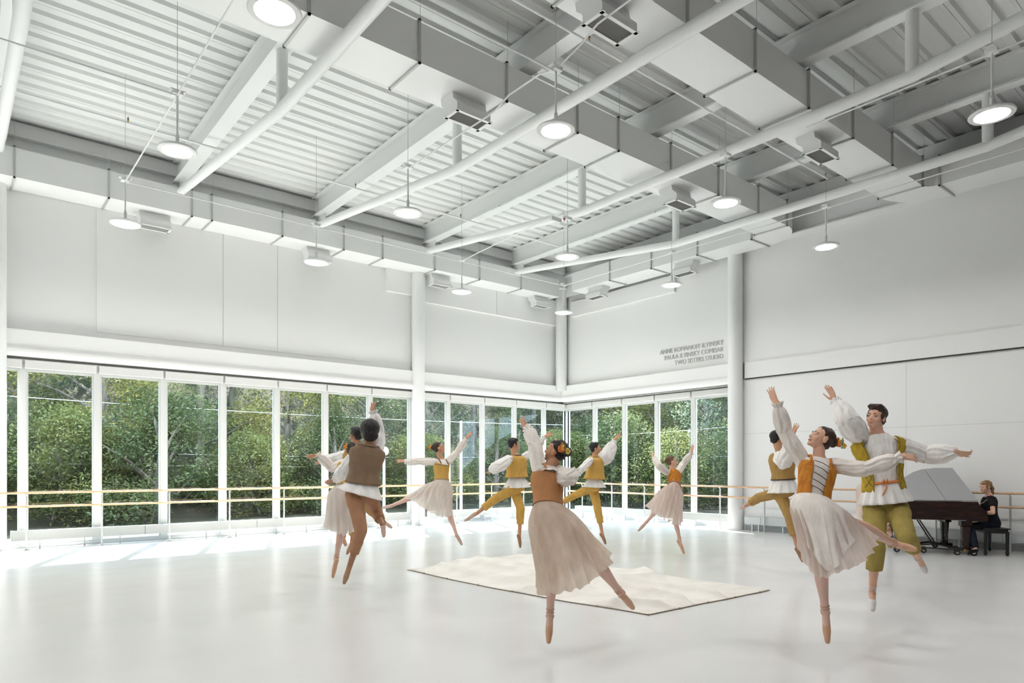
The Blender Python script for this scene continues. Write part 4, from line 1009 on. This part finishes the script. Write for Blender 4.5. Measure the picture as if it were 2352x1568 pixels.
# ---- right ballerina
a = Fig('f', 5.5, 'ballerina at right in laced orange bodice and long cream skirt, head tipped back', -12, (1863, 1176), (1880, 1056, 1), (1886, 1008, .0), 274, 32, 1.04, SKL, vox=.0055)
a.arm(-1, (1846, 1062), (1803, 990, 1), (1786, 927, -.4), (1766, 889), 1, 1, .12, .16).arm(1, (1912, 1068), (1990, 1074, -1), (2068, 1050, 1), (2112, 1050), 1, 1, .2, .2)
a.leg(-1, (1884, 1296, -.2), (1896, 1406, 1), (1901, 1476, 1)).leg(1, (1985, 1212, 1), (2056, 1249, 1), (2105, 1262, -.5))
a.finish_body(TIGHT); a.face(True); a.hair('bun', HBR, (.02, -.155, .055))
a.top(CREAM, .2, 1.0, .010, (.004, 30, 12), 'blouse'); a.sleeve(-1, CREAM); a.sleeve(1, CREAM, sag=.012)
bod = a.shell(ORNG, .24, .86, .018, lambda t: 19 + 9 * t, 'bodice', .006, scoop(.84, .80, .90)); a.straps(ORNG)
pts = []
for q in range(5):
    t0, t1 = .30 + q * .115, .30 + (q + 1) * .115 - .02
    l1 = MB(); l1.tube([a.ring(t0, .030, 360)[22], a.ring((t0 + t1) / 2, .034, 360)[0], a.ring(t1, .030, 360)[338]], .0032, 6); l1.build('lace', DARKL, bod, True)
a.skirt(TUP, [(1836, 1262, .05), (1856, 1302, -.22), (1885, 1327, -.34), (1930, 1312, -.38), (1975, 1296, -.3), (2008, 1264, -.12), (2015, 1230, .08), (1985, 1232, .3), (1925, 1262, .38), (1868, 1272, .3)], .25, .016, 19, .020)
a.skirt(CREAM, [(1842, 1225, .05), (1862, 1262, -.22), (1888, 1300, -.34), (1918, 1306, -.38), (1942, 1270, -.32), (1965, 1228, -.12), (1950, 1215, .2), (1900, 1225, .3), (1862, 1230, .25)], .25, .026, 7, .02, 'overskirt', seed=3)
for sd in (-1, 1): a.shoe(sd, SATIN, SATIN)

# ---- man in olive with open gold vest
a = Fig('m', 6.5, 'man in olive trousers and open gold vest with orange sash, arms spread', -14, (2034, 1160), (2014, 1003, 1), (2012, 959, -.02), 308, 9, 1.03, SKL, -6, vox=.006)
a.arm(-1, (1979, 1010), (1946, 966, -1), (1920, 922, 1), (1897, 875), -1, -1, .12, .14).arm(1, (2060, 1019), (2127, 1039, 1), (2196, 1037, -1), (2238, 1047), 1, -1, .35, .2)
a.leg(-1, (2012, 1256, -1), (2003, 1360, 1), (2005, 1402, -1)).leg(1, (2084, 1236, -1), (2110, 1282, 1), (2127, 1314, 1))
a.finish_body(); a.face(); a.hair('short', HBR)
q = MB()
for i in range(9): q.tube([a.H(-.048 + .011 * i, .062, .080), a.H(-.050 + .011 * i, .080, .094 + .003 * (i % 3)), a.H(-.040 + .011 * i, .066, .112 - .003 * (i % 2)), a.H(-.025 + .009 * i, .02, .116)], [.009, .012, .013, .010], 6)
q.build('quiff', HBR, a.root, True)
a.top(WHITEC, .1, 1.04); a.sleeve(-1, WHITEC, ((0, .07), (.3, .095), (.6, .115), (1.0, .10), (1.3, .095), (1.6, .08), (1.85, .05), (1.95, .034)), True, 0); a.sleeve(1, WHITEC, ((0, .07), (.3, .08), (.6, .085), (1.0, .08), (1.3, .09), (1.6, .09), (1.82, .065), (1.92, .034)), False, .025)
v = a.shell(OLIVEV, .22, 1.0, .034, lambda t: 34 if t < .8 else 34 + (t - .8) * 60, 'vest', .008, None, topw=.05)
for sd in (1, -1):
    e = MB(); e.tube([a.ring(.22 + .76 * i / 20, .046, 360)[(sd * int(36 + max(0, (.22 + .76 * i / 20 - .8) * 60))) % 360] + a.leftT * sd * .05 * max(0, min(1, (.22 + .76 * i / 20 - .72) / .2)) * .6 for i in range(21)], .004, 6); e.build('vest_edging', LATT, v, True)
    for q in range(5):
        for w2 in (1, -1):
            t0 = .30 + q * .13; e = MB(); e.tube([a.ring(t0, .044, 360)[(sd * (40 if w2 > 0 else 62)) % 360], a.ring(t0 + .13, .044, 360)[(sd * (62 if w2 > 0 else 40)) % 360]], .0035, 5); e.build('vest_lattice', LATT, v, True)
a.peplum(WHITEC, .34, .20, .085, 15); sash = a.band(.34, .030, .012, ORL, 'sash')
e = MB(); p = a.ring(.34, .05, 360)[355]; e.tube([p, p + V((0, 0, -.05)) + RGT * .01, p + V((0, 0, -.12)) - RGT * .03], .006, 6); e.tube([p, p + V((0, 0, .03)) + RGT * .02, p + RGT * .03, p], .006, 6); e.tube([p, p + V((0, 0, .03)) - RGT * .02, p - RGT * .03, p], .006, 6); e.build('sash_bow', ORL, sash, True)
e = MB(); e.tube([a.ring(.86 - .06 * i, .02, 360)[(3 if i % 2 else 357)] for i in range(6)], .003, 5); e.build('shirt_lacing', DARKL if False else CREAM, a.root, True)
a.trousers(OLIVE, .50, 1.08); a.shoe(-1, SLIPW, SLIPW); a.shoe(1, SLIPW, SLIPW)

# ---- centre woman seen from behind
a = Fig('f', 5.66, 'ballerina in the centre seen from behind in rust bodice and long tan skirt', 205, (1262, 1188), (1258, 1076, 1), (1277, 1037, .02), 246, 18, 1.03, SKM, vox=.0055)
a.arm(1, (1240, 1082), (1229, 1022, 1), (1213, 986, 1), (1194, 958), 1, 1, .15, .12).arm(-1, (1284, 1086), (1303, 1098, -1), (1318, 1086, 1), (1333, 1096), 1, 1, .3)
a.leg(1, (1268, 1302, -.1), (1263, 1414, 1), (1260, 1476, -1)).leg(-1, (1366, 1287, -1), (1428, 1364, 1), (1455, 1397, 1))
a.finish_body(TIGHT); a.hair('bun', HBK, (.07, -.09, .055)); a.top(CREAM, .2, 1.0, .012, (.004, 30, 12), 'blouse'); a.sleeve(1, CREAM); a.sleeve(-1, CREAM, ((0, .07), (.3, .085), (.6, .09), (1.0, .07), (1.3, .08), (1.6, .075), (1.85, .05), (1.95, .034)))
a.shell(RUST, .22, .84, .020, None, 'bodice', .006, scoop(.80, .80, .88)); a.straps(RUST)
a.frill(a.nb - a.axis * .035, a.axis * -1, .09, .14, .05, CREAM, a.root, 'collar', 14, .06)
a.skirt(TUW, [(1234, 1348, .05), (1242, 1366, -.22), (1268, 1364, -.38), (1312, 1356, -.42), (1348, 1344, -.38), (1378, 1318, -.25), (1404, 1292, -.05), (1392, 1268, .2), (1325, 1305, .36), (1262, 1335, .3)], .24, .018, 15, .024, seed=7)
for sd in (-1, 1): a.shoe(sd, SATIN, SATIN)

# ---- group at left: man in brown vest, woman, second man
a = Fig('m', 7.6, 'man seen from behind in brown vest and rust trousers, one arm raised', 200, (831, 1130), (846, 1026, 1), (848, 993, .02), 205, 4, 1.0, SKD, vox=.0065)
a.arm(-1, (866, 1038), (872, 996, 1), (857, 945, 1), (858, 918), 1, 1, .25, .22).arm(1, (824, 1041), (796, 1074, 1), (773, 1100, 1), (752, 1111), -1, 1, .4)
a.hs *= 1.14
a.leg(1, (829, 1217, -1), (802, 1303, 1), (790, 1340, -1)).leg(-1, (864, 1174, 1), (879, 1205, -1), (882, 1232, 1))
a.finish_body(); a.hair('round', HBK); a.top(WHITEC, .1, 1.0, .008); a.sleeve(-1, WHITEC); a.sleeve(1, WHITEC, ((0, .07), (.3, .088), (.6, .092), (1.0, .080), (1.3, .085), (1.6, .08), (1.85, .06), (1.95, .036)))
a.shell(BRN, .18, 1.03, .020, lambda t: 30, 'vest', .008, flare=.02, topw=.022); a.band(1.03, .03, .012, BRN, 'vest_collar'); a.peplum(WHITEC, .20, .13, .10, 9, lift=lambda ph: .3 * math.sin(ph))
a.trousers(BRT, .62, .98); a.shoe(1, SLIP); a.shoe(-1, SLIPP)
a = Fig('f', 8.65, 'ballerina half hidden behind the brown-vest man, orange flowers in her bun, long pale skirt', 214, (792, 1134), (803, 1058, 1), (807, 1034, .03), 190, 0, 1.0, SKM, vox=.0075)
a.arm(1, (795, 1063), (764, 1073, 1), (730, 1044, 1), (703, 1050), 1, 1, .2).arm(-1, (815, 1063), (835, 1080, 1), (850, 1090, 1), (860, 1095))
a.leg(1, (784, 1210, -.2), (772, 1284, 1), (764, 1326, -1)).leg(-1, (797, 1196, -.2), (788, 1234, 1), (794, 1252, -1))
a.finish_body(TIGHT); a.hair('bun', HBK, (.05, -.08, .05)); a.top(CREAM, .2, 1.0, .012, (.004, 30, 12), 'blouse'); a.sleeve(1, CREAM); a.sleeve(-1, CREAM)
a.shell(MUSTV, .22, .84, .020, None, 'bodice', .006, scoop(.8, .8, .88))
a.skirt(TUL, [(744, 1210, 0), (758, 1217, -.2), (785, 1228, -.28), (810, 1222, -.2), (818, 1195, 0), (812, 1195, .2), (780, 1215, .28), (756, 1212, .2)], .18, .016, 15, .024, seed=9)
for sd in (-1, 1): a.shoe(sd, SATIN, SATIN)
a = Fig('m', 9.8, 'dark-haired man in white shirt mostly hidden behind the brown-vest man at left', 200, (818, 1120), (822, 1030, 1), (817, 999, .02), 230, 5, 1.02, SKD, vox=.008)
a.arm(1, (806, 1042), (775, 1048, 1), (738, 1060, 1), (721, 1065), 1, 1, .2).arm(-1, (838, 1040), (848, 1060, 1), (855, 1085, 1), (858, 1098))
a.leg(1, (815, 1196, -1), (808, 1248, 1), (797, 1272, -1)).leg(-1, (850, 1170, 1), (884, 1200, 1), (900, 1212, 1))
a.finish_body(); a.hair('short', HBK); a.top(WHITEC, .1, 1.02); a.sleeve(1, WHITEC); a.sleeve(-1, WHITEC); a.shell(TAN, .2, 1.0, .032, lambda t: 30, 'vest'); a.trousers(TAN, .6); a.shoe(1, SLIP); a.shoe(-1, SLIPP)

# ---- woman in yellow bodice
a = Fig('f', 11.7, 'ballerina in yellow bodice and pale grey skirt leaping right of the middle column', 40, (1014, 1116), (1012, 1056, 1), (1008, 1029), 96, 14, 1.03, SKM, vox=.008)
a.arm(-1, (996, 1060), (961, 1059, 1), (932, 1060, 1), (904, 1057), 1, -1, .15, .2).arm(1, (1029, 1060), (1050, 1037, 1), (1070, 1008, -1), (1088, 987), 1, 1, .15, .2)
a.leg(1, (1030, 1172, -.2), (1048, 1226, 1), (1061, 1251, 1)).leg(-1, (955, 1138, 1), (902, 1160, 1), (878, 1166, 1))
a.finish_body(TIGHT); a.face(); a.hair('bun', HBR, (0, -.13, .05)); a.top(CREAM, .2, .98, .010, (.004, 30, 12), 'blouse'); a.sleeve(-1, CREAM, sag=0); a.sleeve(1, CREAM)
a.shell(MUSTV, .22, .84, .018, None, 'bodice', .006, scoop(.72, .80, .88)); a.band(.80, .024, .007, BRN, 'neckline_trim', -80, 80, lambda ph: -.08 * math.cos(math.radians(ph))); a.straps(BRN)
a.skirt(TUL, [(1038, 1182, 0), (1022, 1187, -.2), (1003, 1183, -.25), (975, 1168, -.25), (948, 1150, -.15), (931, 1142, 0), (945, 1143, .14), (980, 1162, .22), (1015, 1178, .2)], .18, .016, 15, .026, seed=2)
for sd in (-1, 1): a.shoe(sd, SLIPP)

# ---- two men in mustard
a = Fig('m', 12.1, 'man in mustard vest and trousers leaping left of the centre ballerina, looking right', 130, (1186, 1113), (1184, 1047, 1), (1180, 1021), 108, 4, 1.02, SKM, vox=.0085)
a.arm(1, (1200, 1052), (1222, 1038, 1), (1250, 1004, -.5), (1275, 990), 1, 1, .15, .2).arm(-1, (1168, 1055), (1147, 1069, -1), (1128, 1078, 1), (1118, 1090), 1, 1, .3)
a.leg(1, (1196, 1168, -1), (1193, 1228, 1), (1195, 1257, 1)).leg(-1, (1138, 1145, 1), (1092, 1181, 1), (1067, 1196, 1))
a.finish_body(); a.face(); a.hair('short', HBK); a.top(WHITEC, .1, 1.02); a.sleeve(1, WHITEC); a.sleeve(-1, WHITEC, ((0, .08), (.3, .09), (.6, .10), (1.0, .10), (1.3, .10), (1.6, .10), (1.85, .06), (1.95, .036)))
a.shell(MUSTV, .26, 1.02, .034, lambda t: 40, 'vest', .008, flare=.05, topw=.04); a.band(1.03, .03, .012, BRN, 'vest_collar'); a.peplum(WHITEC, .26, .18, .12, 13); a.trousers(MUST, .60, 1.05); a.shoe(1, SLIP); a.shoe(-1, SLIPP)
a = Fig('m', 12.8, 'man in mustard vest with puffed white sleeves leaping right of the centre ballerina', 100, (1364, 1114), (1366, 1050, 1), (1368, 1030), 84, 14, 1.02, SKM, vox=.0085)
a.arm(1, (1376, 1056), (1394, 1040, -1), (1411, 1012, 1), (1425, 994), 1, 1, .15, .22).arm(-1, (1355, 1058), (1336, 1076, -1), (1322, 1090, 1), (1311, 1097), 1, 1, .3)
a.leg(1, (1373, 1168, -1), (1383, 1224, 1), (1391, 1249, 1)).leg(-1, (1324, 1135, 1), (1280, 1160, 1), (1262, 1169, 1))
a.finish_body(); a.face(); a.hair('short', HBK); a.top(WHITEC, .1, 1.02); a.sleeve(1, WHITEC, ((0, .09), (.3, .125), (.6, .14), (1.0, .14), (1.3, .13), (1.6, .11), (1.85, .06), (1.95, .036)), True, .06); a.sleeve(-1, WHITEC)
a.shell(MUSTV, .22, 1.02, .034, lambda t: 34, 'vest', .008, flare=.07, topw=.04); a.band(1.03, .03, .012, MUST, 'vest_collar'); a.peplum(WHITEC, .24, .16, .10, 13); a.trousers(MUST, .60, 1.0); a.shoe(1, SLIP); a.shoe(-1, SLIPP)

# ---- woman in orange
a = Fig('f', 11.9, 'light-haired ballerina in orange bodice with both arms raised before the right windows', 70, (1547, 1126), (1546, 1082, 1), (1543, 1060), 88, 8, 1.0, SKL, vox=.008)
a.arm(1, (1557, 1084), (1570, 1064, 1), (1588, 1040, -1), (1592, 1020), 1, 1, .1, .15).arm(-1, (1531, 1084), (1514, 1068, -1), (1503, 1053, 1), (1496, 1038), 1, 1, .2)
a.leg(1, (1550, 1182, -.2), (1561, 1240, 1), (1571, 1271, 1)).leg(-1, (1512, 1168, 1), (1489, 1194, 1), (1466, 1219, 1))
a.finish_body(TIGHT); a.face(); a.hair('bun', HMB); a.top(CREAM, .2, .98, .010, (.004, 30, 12), 'blouse'); a.sleeve(1, CREAM); a.sleeve(-1, CREAM)
a.shell(ORNG, .22, .84, .018, None, 'bodice', .006, scoop(.78, .8, .88)); a.band(.24, .022, .016, RUST, 'belt')
a.skirt(TUP, [(1483, 1162, .05), (1503, 1178, -.1), (1522, 1190, -.22), (1540, 1197, -.25), (1556, 1207, -.2), (1567, 1198, 0), (1558, 1192, .22), (1530, 1185, .25), (1500, 1170, .18)], .16, .016, 15, .024, seed=5)
a.shoe(1, SATIN, SATIN); a.shoe(-1, SLIPP)

# ---- man in tan behind the right ballerina
a = Fig('m', 9.9, 'man in tan vest and trousers leaping behind the right ballerina, one leg stretched back left', 118, (1799, 1122), (1793, 1040, 1), (1785, 1007), 110, 6, 1.0, SKM, vox=.008)
a.arm(-1, (1790, 1048), (1800, 1060, -1), (1822, 1000, 1), (1831, 968), 1, 1, .15, .25).arm(1, (1812, 1045), (1830, 1046, 1), (1846, 1044, 1), (1858, 1043))
a.leg(1, (1813, 1184, -1), (1832, 1258, 1), (1844, 1290, 1)).leg(-1, (1744, 1142, 1), (1716, 1159, 1), (1701, 1167, 1))
a.finish_body(); a.face(); a.hair('short', HBK); a.top(WHITEC, .1, 1.02); a.sleeve(-1, WHITEC, ((0, .08), (.3, .10), (.6, .105), (1.0, .10), (1.3, .10), (1.6, .08), (1.85, .05), (1.95, .036))); a.sleeve(1, WHITEC)
a.shell(TAN, .26, 1.0, .032, lambda t: 30, 'vest'); a.band(.26, .04, .007, DARKL, 'belt'); a.peplum(WHITEC, .26, .19, .11, 13); a.trousers(TAN, .62, 1.0); a.shoe(1, SLIP); a.shoe(-1, SLIPP)

# ---- woman hidden behind the olive man
a = Fig('f', 8.0, 'ballerina hidden behind the man in olive, only raised hand and skirt edge showing', 10, (2006, 1128), (2012, 1068, 1), (2016, 1030), 0, 0, .98, SKM, vox=.009)
a.arm(-1, (1995, 1066), (1977, 1028, -1), (1967, 992, 1), (1961, 964), 1, 1, .15).arm(1, (2030, 1068), (2042, 1090, -1), (2030, 1105, -1), (2020, 1110))
a.leg(-1, (1998, 1205, -.2), (1998, 1275, 1), (1998, 1305, 1)).leg(1, (2024, 1190, 1), (2040, 1215, 1), (2046, 1230, 1))
a.finish_body(TIGHT); a.face(); a.hair('bun', HBR); a.top(CREAM, .2, .98, .010, (.004, 30, 12), 'blouse'); a.sleeve(-1, CREAM); a.sleeve(1, CREAM); a.shell(ORNG, .22, .84, .018, None, 'bodice', .006, scoop(.78, .8, .88))
a.skirt(TUP, [(1966, 1180, 0), (1980, 1195, -.2), (2010, 1205, -.25), (2045, 1205, -.2), (2060, 1195, 0), (2045, 1190, .2), (2010, 1195, .25), (1978, 1185, .2)], .18, .016, 15, .022, seed=6)
for sd in (-1, 1): a.shoe(sd, SATIN, SATIN)

# ---- pianist
a = Fig('f', 12.05, 'pianist in black t-shirt and dark jeans seated at the grand piano, light brown ponytail', 268, (2279, 1203), (2272, 1139, 1), (2264, 1118), 270, -8, 1.04, SKL, vox=.0075)
a.arm(1, (2278, 1147), (2281, 1177, -1), (2252, 1178, 1), (2240, 1173), 1, 1, .5).arm(-1, (2268, 1145), (2266, 1172, 1), (2247, 1174, 1), (2237, 1170), 1, 1, .5)
a.leg(1, (2230, 1209, -1), (2241, 1260, -1), (2223, 1271, -.3)).leg(-1, (2232, 1207, 1), (2236, 1256, 1), (2220, 1266, 1))
a.finish_body(); a.face(); a.hair('pony', HLB)
b2 = a.top(BLK, -.12, .97, .018, (.006, 20, 9), 'tshirt')
for sd in (-1, 1):
    S, E, Wt, T = a.arms[sd]; q = MB(); q.cone(S, S.lerp(E, .58), .066, .058, 20); q.ico(S, .068, 2); remesh(q, 'short_sleeve', BLK, a.root, .009, 2, (.004, 20, 9))
a.trousers(JEAN, .97, .80, (.003, 20, 9))
for sd in (-1, 1): a.shoe(sd, BLK)
q = MB(); q.tube([a.ring(t, .024, 360)[int(ph) % 360] for t, ph in ((1.0, 60), (.9, 40), (.8, 20), (.74, 0), (.8, 340), (.9, 320), (1.0, 300))], .005, 6); q.build('necklace', EYEW, a.root, True)
# ================================================================== light
w = bpy.data.worlds.new('sky'); scene.world = w; w.use_nodes = True
bg = w.node_tree.nodes['Background']; bg.inputs[0].default_value = (.62, .80, 1, 1); bg.inputs[1].default_value = SKY_E
sd = bpy.data.lights.new('sun', 'SUN'); sd.energy = SUN_E; sd.angle = R(.6); sd.color = (1, .95, .87)
so = bpy.data.objects.new('sun', sd); COL.objects.link(so)
so.rotation_euler = V((1.29, 3.17, 3.4)).to_track_quat('Z', 'Y').to_euler(); so.location = (10, 25, 20)
vs = scene.view_settings; vs.view_transform = 'Standard'; vs.look = 'None'; vs.gamma = 1; vs.use_curve_mapping = False; vs.exposure = EXPO
scene.cycles.max_bounces = 8; scene.cycles.diffuse_bounces = 4; scene.cycles.glossy_bounces = 4; scene.cycles.transparent_max_bounces = 24
scene.cycles.use_denoising = True; scene.cycles.sample_clamp_indirect = 8
scene.cycles.use_adaptive_sampling = True; scene.cycles.adaptive_threshold = .12
scene.cycles.caustics_reflective = False; scene.cycles.caustics_refractive = False; scene.cycles.blur_glossy = .3
